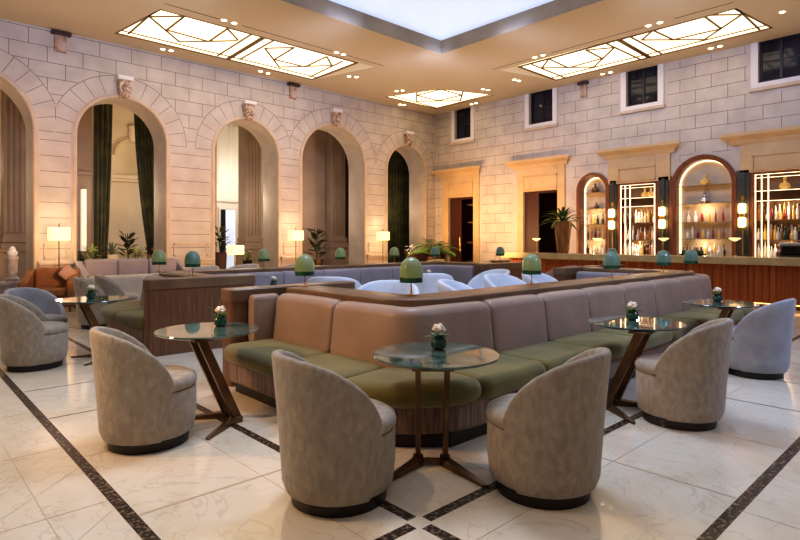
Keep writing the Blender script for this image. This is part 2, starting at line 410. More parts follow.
def casing(y0,y1,zt,op0,op1,opz,pz0=None,pz1=None,proud=.05,zb=0):
    b = MB(); b.box((XW-proud,y0,zb),(XW+.001,op0,zt)).box((XW-proud,op1,zb),(XW+.001,y1,zt)).box((XW-proud,op0,opz),(XW+.001,op1,zt))
    if pz0:
        e = .035
        for q in ((op0,pz0,op1,pz0+e),(op0,pz1-e,op1,pz1),(op0,pz0,op0+e,pz1),(op1-e,pz0,op1,pz1)):
            b.box((XW-proud-.03,q[0],q[1]),(XW-proud+.001,q[2],q[3]))
    trim(b, M['gold_paint'], bevel=.006)
casing(12.5,14.25,3.77,12.76,13.95,2.98,3.04,3.5)
casing(9.12,10.88,3.77,9.38,10.64,3.0,3.05,3.5)
casing(5.98,7.72,3.77,6.36,7.42,3.03,3.08,3.47,zb=3.03)
casing(1.7,4.32,3.77,1.9,4.06,3.06,3.1,3.48,zb=3.06)
# doors
d1 = MB().box((XW+.05,12.78,0),(XW+.1,12.84,2.97)).box((XW+.05,13.87,0),(XW+.1,13.94,2.97)).box((XW+.05,12.84,2.9),(XW+.1,13.87,2.97)).build('door_1', M['darkwood']); struct(d1)
dlf = MB().box((XW+.06,13.4,0),(XW+.1,13.87,2.9)).build('door_leaf', M['darkwood'], d1)
b = MB()
for z in (.6,1.3,2.05,2.7): b.box((XW+.5,12.6,z),(XW+.8,13.5,z+.05))
b.build('shelving', M['rail'], d1)
MB().tube([(XW+.03,13.44,.9),(XW+.03,13.44,1.5)], .012).build('door_handle', M['brass'], dlf)
d2 = MB().box((XW+.05,9.39,0),(XW+.1,9.45,2.99)).box((XW+.05,10.57,0),(XW+.1,10.63,2.99)).box((XW+.05,9.45,2.93),(XW+.1,10.57,2.99)).build('door_2', M['darkwood']); struct(d2)
MB().box((XW+.06,10.12,0),(XW+.1,10.57,2.93)).build('door_leaf', M['sideboard'], d2)
room = MB(); 
for a, bb in (((XW+.42,8.6,-.02),(17.8,8.7,3.4)),((XW+.42,14.4,-.02),(17.8,14.5,3.4)),((17.8,8.6,-.02),(17.9,14.5,3.4)),((XW+.42,8.6,3.3),(17.9,14.5,3.4)),((XW+.42,11.6,0),(17.8,11.7,3.3))): room.box(a,bb)
o = room.build('wall_beyond', M['darkwood']); struct(o)
t = thing('pendant_lamp', 'amber glowing ribbed pendant seen through the doorway nearer the bar', 'lamp', (17.1, 9.35, 2.35))
MB().lathe([(.0,.0),(.3,.02),(.34,.2),(.3,.28),(0,.3)], n=24).build('lamp_shade', M['amberlit'], t, smooth=True)
b = MB()
for k in range(9): b.tube([(.22*cos(k*.7),.22*sin(k*.7),.3),(.22*cos(k*.7),.22*sin(k*.7),.85)], .012, 6)
b.box((-.3,-.3,.84),(.3,.3,.9)); b.build('rods', M['brass_dk'], t)
# upper windows
for i, (y0,y1,z0) in enumerate(WIN):
    f = MB(); fw = .05
    f.box((XW+.1,y0,z0),(XW+.16,y0+fw,6.4)).box((XW+.1,y1-fw,z0),(XW+.16,y1,6.4)).box((XW+.1,y0+fw,z0),(XW+.16,y1-fw,z0+fw)).box((XW+.1,(y0+y1)/2-.03,z0+fw),(XW+.16,(y0+y1)/2+.03,6.4))
    f.box((XW+.11,y0+fw,z0+.5),(XW+.15,y1-fw,z0+.525)).box((XW+.11,y0+fw,z0+.98),(XW+.15,y1-fw,z0+1.005))
    wo = f.build('window_%d' % (i+1), M['win_frame']); struct(wo)
    MB().box((XW+.13,y0+.02,z0+.02),(XW+.135,y1-.02,6.4)).build('pane', M['win_dark'], wo)
    s_ = MB().box((XW-.04,y0-.16,z0-.02),(XW,y0,ZC)).box((XW-.04,y1,z0-.02),(XW,y1+.16,ZC)).box((XW-.04,y0-.16,z0-.12),(XW,y1+.16,z0-.0))
    s_.build('window_frame', M['surround'], wo, bevel=.008)
    MB().box((XW-.09,y0-.2,z0-.2),(XW,y1+.2,z0-.12)).build('window_sill', M['mould'], wo, bevel=.01)
    MB().box((XW+.45,y0-.3,z0-.3),(XW+.5,y1+.3,6.6)).build('backing', M['black'], wo)
# ------------------------------------------------------------------ ceiling with skylight and lit glass panels
PL = [(3.95,13.95),(9.45,13.97),(9.97,11.73),(4.23,11.82)]
PR = [(14.83,9.04),(14.75,3.43),(12.9,3.67),(12.75,9.55)]
PC = [(12.31,13.98),(14.85,13.95),(14.82,11.29),(12.95,12.03)]
ce = slab('ceiling', [(-3.2,-3.2),(XW+.02,-3.2),(XW+.02,YW+.02),(-3.2,YW+.02)], [[(-1.2,-1.2),(10.54,-1.2),(10.54,9.75),(-1.2,9.75)], PL, PR, PC],
          ZC, ZC+.34, lambda u,v,t: (u,v,t), [M['ceil']]); struct(ce)
cb = MB()
cb.box((-1.25,9.745,ZC+.004),(10.54,9.75,ZC+.35)).box((10.535,-1.2,ZC+.004),(10.54,9.75,ZC+.35))
for a, b2 in ((4.2,5.35),(5.9,8.35),(8.85,10.1)): cb.box((a,11.465,ZC-.002),(b2,11.495,ZC+.01),1)
for a, b2 in ((9.67,8.41),(7.76,5.42),(4.74,3.6)): cb.box((12.52,b2,ZC-.002),(12.55,a,ZC+.01),1)
join_into(ce, cb, [M['fascia'], M['slot']])
sk = MB().box((-1.6,-1.6,ZC+.345),(10.9,10.1,ZC+.36)).build('window_5', M['sky']); struct(sk)
def ceil_panel(label, poly, glass, tri, segs, thick):
    t = thing('ceiling_light', label, 'ceiling light', (glass[0][0], glass[0][1], ZC))
    ox, oy = glass[0]
    q = [(x-ox, y-oy) for x,y in glass]
    MB().rings([[(x,y,.03) for x,y in q],[(x,y,.05) for x,y in q]]).build('lit_glass', M['panel'], t)
    b = MB()
    for (x0,y0,x1,y1,w_) in segs: b.bar((x0-ox,y0-oy,.012),(x1-ox,y1-oy,.012), w_*1.3, .02)
    b.build('muntins', M['gold_bar'], t)
    if tri:
        p = [(x-ox,y-oy) for x,y in tri]
        MB().add([(p[0][0],p[0][1],.0),(p[1][0],p[1][1],.0),(p[2][0],p[2][1],.05)], [(0,1,2)]).build('cove_facet', M['cream_paint'], t)
def onz(px, py, z=ZC-.0):     # used only to turn measured ceiling-pattern points into metres
    k = (px-400)/557; fu, fv = .68219, .73118; t_ = (z-1.42)*557/(240-py)
    return ((fu+k*fv)*t_, (fv-k*fu)*t_)
def seglist(raw, ox, oy, sc, w_=.035):
    out = []
    for r_ in raw:
        a = onz(ox+r_[0]/sc, oy+r_[1]/sc); b = onz(ox+r_[2]/sc, oy+r_[3]/sc); out.append((*a,*b, r_[4] if len(r_) > 4 else w_))
    return out
def border(poly, w_=.06): return [(*poly[i], *poly[(i+1) % len(poly)], w_) for i in range(len(poly))]
GL = [(3.97,13.93),(9.43,13.95),(9.42,11.8),(4.24,11.84)]
GR = [(14.81,9.02),(14.73,3.45),(12.92,3.69),(12.92,9.02)]
rawL = [(152,25,75,92),(132,46,225,45),(225,45,177,82),(132,46,212,113),(177,81,290,112),(212,113,366,110),(340,78,290,112),(340,78,368,108),(405,92,313,150),(435,102,342,158,.09),(465,108,372,160),
 (440,130,518,128),(518,128,465,160),(440,130,478,180),(465,160,550,180),(478,180,615,176),(605,152,550,178),(605,152,618,176),(648,164,560,206)]
segL = seglist(rawL, 100, 0, 800/300)+[(4.0,13.66,9.42,13.68,.025)]+border(GL)
ceil_panel('long lit glass ceiling panel with gold geometric bars above the arches', PL, GL, [(9.97,11.73),(9.45,13.97),(9.43,11.8)], segL, 0)
rawR = [(85,173,172,208),(130,158,112,182),(130,158,182,182),(112,182,250,180),(182,182,272,157),(230,135,272,157),(305,128,250,180),(230,135,305,128),(285,118,375,160),(318,108,400,155,.09),(345,98,432,145),
 (408,82,378,108),(408,82,462,107),(378,108,545,107),(462,107,590,78),(545,45,590,78),(645,40,545,107),(555,42,645,40),(630,22,692,80)]
segR = seglist(rawR, 500, 0, 800/300)+[(14.5,9.0,14.45,3.47,.025)]+border(GR)
ceil_panel('long lit glass ceiling panel with gold geometric bars above the bar', PR, GR, [(12.75,9.55),(14.83,9.04),(12.92,9.02)], segR, 0)
rawC = [(60,100,378,188,.025),(378,188,740,98,.025),(245,80,245,145),(555,75,535,140),(245,105,390,140),(390,140,545,103),(545,103,405,65),(405,65,245,105),(245,145,540,140)]
segC = seglist(rawC, 380, 80, 800/120)+border(PC)
ceil_panel('small diamond lit glass ceiling panel in the room corner', PC, PC, None, segC, 0)
DL = [(5.17,14.24),(5.36,14.2),(5.46,11.46),(5.7,11.46),(7.87,14.22),(8.12,14.25),(8.5,11.48),(8.72,11.48),(10.0,12.9),(10.2,12.8),(12.1,13.13),(12.2,12.95),(13.4,14.35),(13.55,14.3),(13.95,11.1),(14.15,11.05),(15.2,12.6),(15.2,12.4),
      (12.52,8.25),(12.52,8.0),(13.8,9.8),(14.0,9.78),(12.52,5.3),(12.52,5.05),(15.2,7.74),(15.2,7.51),(15.12,4.86),(15.13,4.66),(13.82,3.07)]
dl0 = None
for (x,y) in DL:
    lb = 'small round recessed ceiling downlight with warm lens'
    if dl0 is None:
        dl0 = thing('ceiling_downlight', lb, 'downlight', (x,y,ZC), 0, 'recessed ceiling downlights')
        MB().lathe([(.085,-.006),(.085,.002),(.05,.002),(.05,-.006)], n=20).build('trim_ring', M['cream_paint'], dl0, smooth=True)
        MB().lathe([(.05,-.012),(.05,-.004)], n=16).build('lens', M['spot'], dl0)
    else: dup(dl0, (x,y,ZC), 0, lb, 'recessed ceiling downlights')
# unseen sides of the hall
o = MB().box((-3.3,-3.3,0),(-3.2,16,6.6)).build('wall_side', M['stone']); struct(o)
o = MB().box((-3.3,-3.3,0),(16,-3.2,6.6)).build('wall_rear', M['stone']); struct(o)
# ------------------------------------------------------------------ corridor beyond the arches
o = MB().box((-3.2,20.6,0),(20,20.7,7.2)).build('wall_corridor', M['backwall']); struct(o)
o = MB().box((-3.2,15.5,6.7),(20,20.7,6.8)).build('ceiling_corridor', M['backwall']); struct(o)
o = MB().box((-3.3,15.5,0),(-3.2,20.7,6.8)).box((20,15.0,0),(20.1,20.7,6.8)).build('wall_corridor_end', M['backwall']); struct(o)
def pilaster(x0,x1,y0=16.9,y1=17.4,m='pilast',pb=0):
    b = MB(); n = max(3, int((x1-x0)/.1)); w_ = (x1-x0)/n
    b.box((x0,y0+.03,1.2),(x1,y1,6.7))
    for k in range(n): b.box((x0+w_*(k+.12),y0,1.6),(x0+w_*(k+.7),y0+.03,6.7))
    b.box((x0-.06,y0-.07,1.2),(x1+.06,y1+.04,1.34)).box((x0-.03,y0-.04,1.36),(x1+.03,y1+.02,1.5)).box((x0-.09,y0-.1,0),(x1+.09,y1+.06,1.13)).box((x0-.13,y0-.14,1.12),(x1+.13,y1+.08,1.2))
    trim(b, M[m], bevel=.01)
pilaster(2.25,2.72); pilaster(8.8,9.4); pilaster(12.3,12.95,m='pilast'); pilaster(5.95,6.5)
o = MB().box((3.2,17.1,0),(4.28,17.3,6.7)).box((3.2,17.02,3.2),(4.28,17.1,3.3)).build('wall_pier', M['pilast']); struct(o)
o = MB().box((10.2,17.2,0),(12.2,17.4,6.7)).build('wall_pier.001', M['pilast']); struct(o)
o = MB().box((7.2,17.1,0),(7.9,17.4,6.7)).build('wall_pier.002', M['pilast']); struct(o)
# lower brown wainscot with rail in the leftmost arch
trim(MB().box((-.5,17.5,0),(3.2,17.6,1.9)).box((-.5,17.44,.82),(3.2,17.5,.88)), M['pilast'])
# arched niche in the far wall of arch 2
b = slab('trim_niche', [(5.3,0),(7.1,0),(7.1,6.6),(5.3,6.6)], [archpts(6.32,.5,4.3,z0=3.65)], 20.3, 20.58, lambda u,v,t:(u,t,v), [M['backwall']]); struct(b)
trim(MB().box((5.3,20.2,3.5),(7.1,20.3,3.62)).box((5.3,20.23,3.4),(7.1,20.3,3.5)).box((5.3,20.1,1.0),(7.1,20.3,1.12)), M['backwall'], bevel=.01)
t_ = MB().tube([(6.32+.56*cos(pi*k/20),20.27,4.3+.56*sin(pi*k/20)) for k in range(21)], .05); t_.tube([(6.32+.66*cos(pi*k/20),20.27,4.3+.66*sin(pi*k/20)) for k in range(21)], .03); trim(t_, M['mould'], smooth=True)
kk = MB().lathe([(0,-.25),(.1,-.2),(.16,0),(.12,.15),(.16,.3),(0,.4)],(6.32,20.22,5.0),10); trim(kk, M['backwall'], smooth=True)
# bright far wall panelling & door in arch 3
trim(MB().box((9.1,20.45,0),(10.9,20.6,6.7)), M['white'])
b = MB()
for (a0,b0,a1,b1) in ((9.5,3.6,9.95,5.9),(10.1,3.6,10.5,5.9)):
    for q in ((a0,b0,a1,b0+.04),(a0,b1-.04,a1,b1),(a0,b0,a0+.04,b1),(a1-.04,b0,a1,b1)): b.box((q[0],20.42,q[1]),(q[2],20.46,q[3]))
b.box((9.1,20.38,2.9),(10.9,20.46,3.0)); trim(b, M['white'])
d3 = MB().box((9.5,20.38,0),(9.58,20.45,2.6)).box((10.2,20.38,0),(10.28,20.45,2.6)).box((9.5,20.38,2.6),(10.28,20.45,2.68)).build('door_3', M['white']); struct(d3)
MB().box((9.58,20.42,0),(9.8,20.44,2.6)).build('door_leaf', M['win_frame'], d3)
MB().box((9.8,20.42,0),(10.2,20.44,2.6)).build('pane', mat('daylit_pane', S(220,230,245), .3, emit=S(215,228,250), estr=.45), d3)
# curtains
def curtain(label, x0, x1, y, z0, z1, folds, m, gather=None, group=None):
    b = MB(); n = folds*8; rows = 24; R = []
    for j in range(rows+1):
        v = j/rows; z = z1+(z0-z1)*v; xa, xb = x0, x1
        if gather:
            k = gather*(v**1.6); 
            if gather > 0: xb = x1-k; xa = x0+k*.15
            else: xa = x0-k; xb = x1-(-k)*.0
        R.append([(xa+(xb-xa)*i/n+.01*sin(i*1.3+j*.2), y+.06*sin(2*pi*folds*i/n)+.02*sin(i*.9+j*.15), z) for i in range(n+1)])
    b.rings(R, cap=False, closed=False)
    o = b.build('curtain', m, smooth=True, angle=180); sm = o.modifiers.new('solid','SOLIDIFY'); sm.thickness = .01
    setp(o, label, 'curtain', group); return o
curtain('green velvet curtain hanging on the left side inside the second arch', 4.3,4.78,17.0,.9,5.45,4,M['curtain'], .15)
curtain('green velvet curtain swept aside on the right inside the second arch', 5.34,5.95,17.0,1.0,5.55,6,M['curtain'], -.4)
curtain('narrow brown green curtain beside the column in the fourth arch', 12.85,13.6,17.15,.3,5.6,5,M['curtain_br'])
curtain('dark green velvet curtain filling the narrow fifth arch', 13.7,16.2,16.4,.02,5.6,16,M['curtain'])
# tall white light column, pedestals
t = thing('light_column', 'tall slim white glowing column on dark foot beside the left curtain', 'lamp', (3.98,16.7,0))
MB().box((-.11,-.09,.0),(.11,.09,1.12)).build('base', M['black'], t); MB().box((-.06,-.06,1.12),(.06,.06,2.78)).build('tube', mat('white_tube', S(250,235,215), .5, emit=S(255,235,205), estr=.4), t, bevel=.01)
t = thing('stone_pedestal', 'grey veined stone pedestal topped by a pale urn in the leftmost arch', 'pedestal', (2.0,13.9,0))
MB().box((-.2,-.2,0),(.2,.2,.52)).box((-.23,-.23,.5),(.23,.23,.57)).build('base', M['grey_stone'], t, bevel=.015)
MB().lathe([(.12,.57),(.13,.62),(.09,.66),(.09,1.0),(.11,1.04),(.1,1.08)], n=14).build('shaft', M['grey_stone'], t, smooth=True)
MB().lathe([(.05,1.08),(.085,1.11),(.095,1.17),(.06,1.21),(.065,1.24),(.02,1.29)], n=16).build('urn', M['velvet_white'], t, smooth=True)
# ------------------------------------------------------------------ plants
def leaf(b, p, az, el, L, W, droop=.4, mi=0, n=5):
    p = Vector(p); d = Vector((cos(az)*cos(el), sin(az)*cos(el), sin(el))); s = Vector((-sin(az), cos(az), 0)); rows = []
    for k in range(n+1):
        u = k/n; q = p+d*L*u+Vector((0,0,-droop*L*u*u)); w_ = W*(sin(pi*(u*.9+.05)))
        rows.append([q-s*w_/2, q+Vector((0,0,-w_*.15)), q+s*w_/2])
    b.rings(rows, mi, cap=False, closed=False)
def pot(t, r, h, m): MB().lathe([(r*.75,0),(r,h*.95),(r,h),(r*.88,h),(r*.85,h*.9)], n=20).build('pot', m, t, smooth=True)
def plant(label, loc, potr, poth, kind, H, mleaf, mpot, seed=1, cat='plant', name='potted_plant'):
    random.seed(seed); t = thing(name, label, cat, loc); pot(t, potr, poth, mpot); b = MB(); s_ = MB(); top = poth
    if kind == 'rubber':
        for k in range(3):
            a = k*2.1; pts = [(0,0,poth-.05),(.05*cos(a),.05*sin(a),poth+H*.5),(.1*cos(a),.1*sin(a),poth+H*.9)]; s_.tube(pts, .012, 6)
        for k in range(18):
            z = poth+H*(.1+.8*k/18); leaf(b, (.1*cos(k*2.4),.1*sin(k*2.4),z-.05), k*2.4, .35+random.random()*.75, .3*H+.05, .15*H+.05, .2)
    elif kind == 'spike':
        s_.tube([(0,0,poth-.05),(0,0,poth+.05)], .03, 6)
        for k in range(26): leaf(b, (0,0,poth), k*2.4, .35+.045*k, H, .045, .25)
    elif kind == 'bush':
        for k in range(8): s_.tube([(0,0,poth-.05),(.3*H*cos(k*.8),.3*H*sin(k*.8),poth+H*.6)], .006, 5)
        for k in range(60):
            a = random.random()*6.3; rr = random.random()*H*.55; leaf(b, (rr*cos(a), rr*sin(a), poth+random.random()*H*.8), a, random.random()*1.2-.2, H*.3, H*.13, .4)
    elif kind == 'palm':
        s_.tube([(0,0,poth-.05),(.02,0,poth+H*.25)], .025, 6)
        for k in range(15):
            az = k*2.4; el = .35+.06*k; L = H*(.85+.25*random.random()); d = Vector((cos(az)*cos(el), sin(az)*cos(el), sin(el))); P = []
            for j in range(9):
                u = j/8; P.append(Vector((0,0,poth+H*.2))+d*L*u+Vector((0,0,-.55*L*u*u)))
            s_.tube(P, .005, 4)
            for j in range(1,9):
                for sd in (-1,1):
                    for q in (0,.5): leaf(b, P[j-1].lerp(P[j],q), az+sd*(1.0-.05*j), el-.3-.5*j/8, .3*H*(1-.55*j/9), .028*H+.01, .5, n=3)
    s_.build('stem', M['leaf_dk'] if kind != 'palm' else M['leaf'], t); b.build('foliage', mleaf, t, smooth=True, angle=180)
    return t
plant('dark leaved rubber plant standing behind the mauve sofa in the second arch', (5.47,17.9,.0), .22, .85, 'rubber', .85, M['leaf_dk'], M['terracotta'], 3)
plant('pale spiky yucca plant beside the dark rubber plant', (4.9,17.5,.0), .2, 1.0, 'spike', .5, M['leaf_sage'], M['cream_paint'], 4)
plant('bright green bushy plant at the left behind the mauve sofa', (3.62,14.4,.0), .14, .95, 'bush', .42, M['leaf_lt'], M['cream_paint'], 5)
plant('bright green bushy plant at the right behind the mauve sofa', (4.6,14.4,.0), .14, .95, 'bush', .38, M['leaf_lt'], M['cream_paint'], 6)
plant('dark spiky plant above the low lit cube lamp in the third arch', (7.5,16.0,.0), .2, 1.05, 'rubber', .85, M['leaf_dk'], M['terracotta'], 7)
plant('small flowering plant at the foot of the column in the third arch', (8.35,15.9,.0), .14, .8, 'bush', .4, M['leaf_lt'], M['black'], 8)
plant('tall dark rubber plant in a bronze pot in the fourth arch', (11.15,16.2,.0), .24, .75, 'rubber', 1.2, M['leaf_dk'], M['bronze'], 9)
plant('wide feathery fern palm in front of the brown sideboard by the corner', (13.6,12.9,.0), .22, .85, 'palm', 1.0, M['leaf'], M['terracotta'], 10)
plant('white flowering orchid bowl beside the fifth arch curtain', (13.2,13.6,.0), .16, .95, 'bush', .34, M['velvet_white'], M['terracotta'], 11)
t = thing('sideboard', 'low dark brown sideboard against the wall in the room corner', 'cabinet', (14.0,14.2,0))
MB().box((-.3,-.25,.05),(1.3,.25,.95)).build('cabinet_body', M['sideboard'], t, bevel=.01); MB().box((-.35,-.3,.95),(1.35,.3,1.0)).build('top', M['darkwood'], t)
for x in (-.28,.52): MB().box((x,-.27,.1),(x+.76,-.25,.9)).build('door', M['darkwood'], t)
# ------------------------------------------------------------------ floor lamps by the piers
def floor_lamp(label, x, y, first=None):
    if first: return dup(first, (x,y,0), 0, label)
    t = thing('floor_lamp', label, 'lamp', (x,y,0))
    MB().lathe([(.14,0),(.14,.02),(.02,.03)], n=24).build('base', M['brass_dk'], t, smooth=True)
    MB().tube([(0,0,.03),(0,0,1.78)], .012).build('pole', M['brass_dk'], t)
    MB().box((-.2,-.13,1.41),(.2,.13,1.7)).build('lamp_shade', M['shade_lit'], t, bevel=.02)
    MB().lathe([(.0,1.76),(.02,1.78),(.0,1.81)], n=8).build('finial', M['brass'], t)
    return t
fl1 = floor_lamp('brass floor lamp with lit cream shade by the leftmost pier beside brown armchair', 2.9,14.2)
floor_lamp('brass floor lamp with lit cream shade at the pier between third and fourth arches', 9.05,14.25, fl1)
floor_lamp('brass floor lamp with lit cream shade at the pier beside the dark curtain arch', 12.5,14.25, fl1)
t = thing('cube_lamp', 'low lit cream cube lamp in front of the third arch', 'lamp', (6.95,13.9,0))
MB().box((-.18,-.15,1.03),(.18,.15,1.28)).build('lamp_shade', M['shade_lit'], t, bevel=.015); MB().tube([(0,0,0),(0,0,1.05)], .03).build('pole', M['bronze'], t)
MB().lathe([(.16,0),(.16,.03),(.03,.05)]).build('base', M['bronze'], t, smooth=True)
# ------------------------------------------------------------------ banquettes
RT, RB = .94, .82
def wood_end(t, x0, x1, y0, y1, name='end_wall'):
    pass
    def rr(x0,x1,y0,y1,r,z): 
        return [(x,y,z) for x,y in rrect(x0,x1,y0,y1,r,4)]
    ew = MB().rings([rr(x0+.012,x1-.012,y0+.012,y1-.012,.05,.0), rr(x0+.012,x1-.012,y0+.012,y1-.012,.05,RB)]).build(name, M['walnut'], t, smooth=True)
    MB().rings([rr(x0,x1,y0,y1,.06,RB), rr(x0,x1,y0,y1,.06,RT-.01), rr(x0+.01,x1-.01,y0+.01,y1-.01,.05,RT)]).build('end_cap', M['rail'], ew, smooth=True)
# outer path (seat/back junction): side normal points outwards
def banquette(label, X0, X1, Yf, Ye, flip, seams, backm, innm, sseams=None):
    """U-shaped banquette; front run at Y=Yf, side runs towards Ye"""
    t = thing('banquette', label, 'sofa', ((X0+X1)/2, Yf, 0)); ox, oy = (X0+X1)/2, Yf
    sgn = 1 if not flip else -1
    pts = [(X0-ox,Ye-oy),(X0-ox,0),(X1-ox,0),(X1-ox,Ye-oy)]
    pth, tot = make_path(pts, [0,.3,.3,0], 1 if sgn > 0 else -1)
    ls = abs(Ye-oy)
    prb = rrect(-.19,-.0,.40,.885,.07,5,lean=-.12)
    prs = rrect(-.06,.51,.29,.455,.08,6)
    cuts = [0]+seams+[tot]
    for a, b in zip(cuts[:-1], cuts[1:]): MB().sweep(pth, a+.005, b-.005, prb, .05, puff=.02).build('back_cushion', M[backm], t, smooth=True, angle=60)
    sc = [0]+list(sseams or seams)+[tot]
    for a, b in zip(sc[:-1], sc[1:]): MB().sweep(pth, a+.003, b-.003, prs, .06, puff=.016).build('seat_cushion', M['olive'], t, smooth=True, angle=60)
    MB().sweep(pth, 0.01, tot-.01, rrect(-.1,.44,.1,.31,.03,3), 0).build('seat_base', M['kick'], t, smooth=True)
    b = MB(); 
    b.sweep(make_path(pts,[0,0.001,.001,0],1 if sgn > 0 else -1)[0], .02, tot-.02+.0, [(-.2,0),(.38,0),(.38,.1),(-.2,.1)], 0)
    b.build('plinth', M['plinth'], t)
    q = .375; pr_, tr_ = make_path([(X0-ox+q,Ye-oy),(X0-ox+q,q*sgn),(X1-ox-q,q*sgn),(X1-ox-q,Ye-oy)], [0,.24,.24,0], 1 if sgn > 0 else -1)
    MB().sweep(pr_, 0, tr_, [(-.19,.05),(.17,.05),(.17,RB),(-.19,RB)], 0).build('back_panel', M['walnut'], t)
    MB().sweep(pr_, 0, tr_, rrect(-.21,.2,RB,RT,.015,3), 0).build('top_rail', M['rail'], t, smooth=True)
    return t, pth, tot
# near banquette
X0, X1 = 2.82, 9.5
s0 = 4.9-2.93
corner = 2*.3-pi*.3/2
def sx(x): return (4.9-2.93)+(x-X0)-corner      # arc length of X position on the front run
seamsA = [4.9-3.94]+[sx(3.87+.84*k) for k in range(7)]
totA = 2*(4.9-2.93)+(X1-X0)-2*corner
seamsA = seamsA[:-1]; seamsA.append(sx(8.91)); seamsA.append(totA-(4.9-3.94))
seatA = [seamsA[0], 1.70, 2.13]+seamsA[1:-1]+[totA-2.0, totA-seamsA[0]]
A, pa, ta = banquette('long U shaped banquette nearest the camera with taupe backs and olive seats', X0, X1, 2.93, 4.9, False, seamsA, 'leather', 'mauve', seatA)
def world_child(mb, name, m, t, **k):
    ox, oy = t.location.x, t.location.y; mb.v = [(x-ox,y-oy,z) for x,y,z in mb.v]; return mb.build(name, m, t, **k)
def wood_end_w(t, x0,x1,y0,y1):
    ox, oy = t.location.x, t.location.y; wood_end(t, x0-ox, x1-ox, y0-oy, y1-oy)
wood_end_w(A, 2.46,4.02,5.03,5.27); wood_end_w(A, 8.5,9.9,5.03,5.27)
for xa, xb in ((2.64,2.93),(9.39,9.68)):
    world_child(MB().sweep(make_path([(xa,5.02),(xb,5.02)],[0,0],1)[0], 0, xb-xa, rrect(0,.12,.40,.885,.05,5), .03), 'end_cushion', M['leather'], A, smooth=True, angle=60)
# inner upholstery of the near banquette
pin, tin = make_path([(3.42,4.95),(3.42,3.53),(8.9,3.53),(8.9,4.95)], [0,.2,.2,0], -1)
for k in range(9):
    a, b_ = tin*k/9, tin*(k+1)/9
    world_child(MB().sweep(pin, a+.003, b_-.003, rrect(.0,.15,.42,.88,.06,4), .03), 'inner_back_cushion', M['mauve'], A, smooth=True, angle=60)
world_child(MB().sweep(pin, .02, tin-.02, rrect(.1,.62,.1,.46,.06,4), .03), 'inner_seat', M['olive'], A, smooth=True)
# far banquette
Xb0, Xb1 = 2.82, 9.55
totB = 2*(8.95-7.22)+(Xb1-Xb0)-2*corner
seamsB = [.9]+[ (8.95-7.22)+.55+.8*k for k in range(7)]+[totB-.9]
B, pb, tb = banquette('far U shaped banquette facing the open middle with mauve inner backs', Xb0, Xb1, 8.95, 7.22, True, seamsB, 'leather', 'mauve')
wood_end_w(B, 2.36,3.8,6.96,7.22); wood_end_w(B, 8.75,10.2,6.96,7.22)
pin2, tin2 = make_path([(3.42,7.26),(3.42,8.33),(8.95,8.33),(8.95,7.26)], [0,.3,.3,0], 1)
for k in range(9):
    a, b_ = tin2*k/9, tin2*(k+1)/9
    world_child(MB().sweep(pin2, a+.003, b_-.003, rrect(.0,.17,.42,.89,.06,4), .035), 'inner_back_cushion', M['mauve'], B, smooth=True, angle=60)
world_child(MB().sweep(pin2, .02, tin2-.02, rrect(.1,.65,.1,.46,.06,4), .03), 'inner_seat', M['olive'], B, smooth=True)
# ------------------------------------------------------------------ barrel chairs (front = +x)
def chair(label, loc, rz, m, group=None):
    t = thing('barrel_chair', label, 'chair', loc, rz, group)
    MB().lathe([(.262,0),(.268,.07)], (0.0,0,0), 32).build('plinth', M['plinth'], t, smooth=True)
    MB().lathe([(.26,.068),(.285,.085),(.3,.2),(.3,.37),(.292,.385)], (.015,0,0), 40).build('seat_base', m, t, smooth=True, angle=60)
    MB().lathe([(.285,.388),(.302,.402),(.306,.425),(.296,.455),(.26,.475),(.15,.482),(.05,.484)], (.015,0,0), 40).build('seat', m, t, smooth=True, angle=60)
    NU, NV = 60, 12; grid = []
    for i in range(NU+1):
        u = -1+2*i/NU; au = abs(u); ang = au*111
        HT = [(0,.825),(20,.822),(39,.803),(58,.765),(77,.70),(92,.63),(101,.57),(107,.515),(111,.46)]
        for (a0,h0),(a1,h1) in zip(HT[:-1],HT[1:]):
            if ang <= a1+.01: h = h0+(h1-h0)*(ang-a0)/(a1-a0); break
        col = []
        def P(z, off, h=h):
            th = u*radians(97+14*min(1,(z-.07)/.38)); k = max(0,min(1,(z-.07)/.75))
            r = .312+.012*k - off; lean = .05*k**1.3*max(0,cos(th))
            r += lean + .012*sin(pi*min(1,(z-.07)/.3))*0
            a = pi+th; return (r*cos(a), r*sin(a)*.99, z)
        zb = .066
        for j in range(NV+1):
            z = zb+(h-.022-zb)*j/NV; o_ = .02*(1-min(1,(z-zb)/.05)) ; col.append(P(z,o_))
        col.append(P(h-.006,.010)); col.append(P(h,.026)); col.append(P(h-.006,.042)); 
        for j in range(6): col.append(P(h-.022-(h-.022-.40)*j/5,.052))
        grid.append(col)
    # round the vertical front edges
    b = MB(); b.rings(grid, cap=True, closed=True); o = b.build('shell', m, t, smooth=True, angle=50)
    bv = o.modifiers.new('bevel','BEVEL'); bv.width = .012; bv.segments = 2; bv.limit_method = 'ANGLE'; bv.angle_limit = radians(60)
    return t
D = radians
c0 = chair('taupe crushed velvet barrel chair at the front left of the centre table', (1.87,2.50,0), D(-11), M['velvet'])
sw = {'taupe_crushed_velvet': M['velvet_blue']}
def mk(lb, x, y, rz, swp=None, sc=None): return dup(c0, (x,y,0), D(rz), lb, swap=swp, sc=sc)
mk('taupe crushed velvet barrel chair at the front right of the centre table', 2.77,1.775,102)
mk('taupe velvet barrel chair by the left table before the walnut end panel', 1.39,4.09,-10)
mk('greyish velvet barrel chair by the right hand table with open seat turned left', 4.60,1.71,100)
mk('blue grey velvet barrel chair at the far right table near the bar', 6.77,1.76,90, sw)
mk('grey velvet barrel chair at far left table showing its seat', 1.27,7.34,-14)
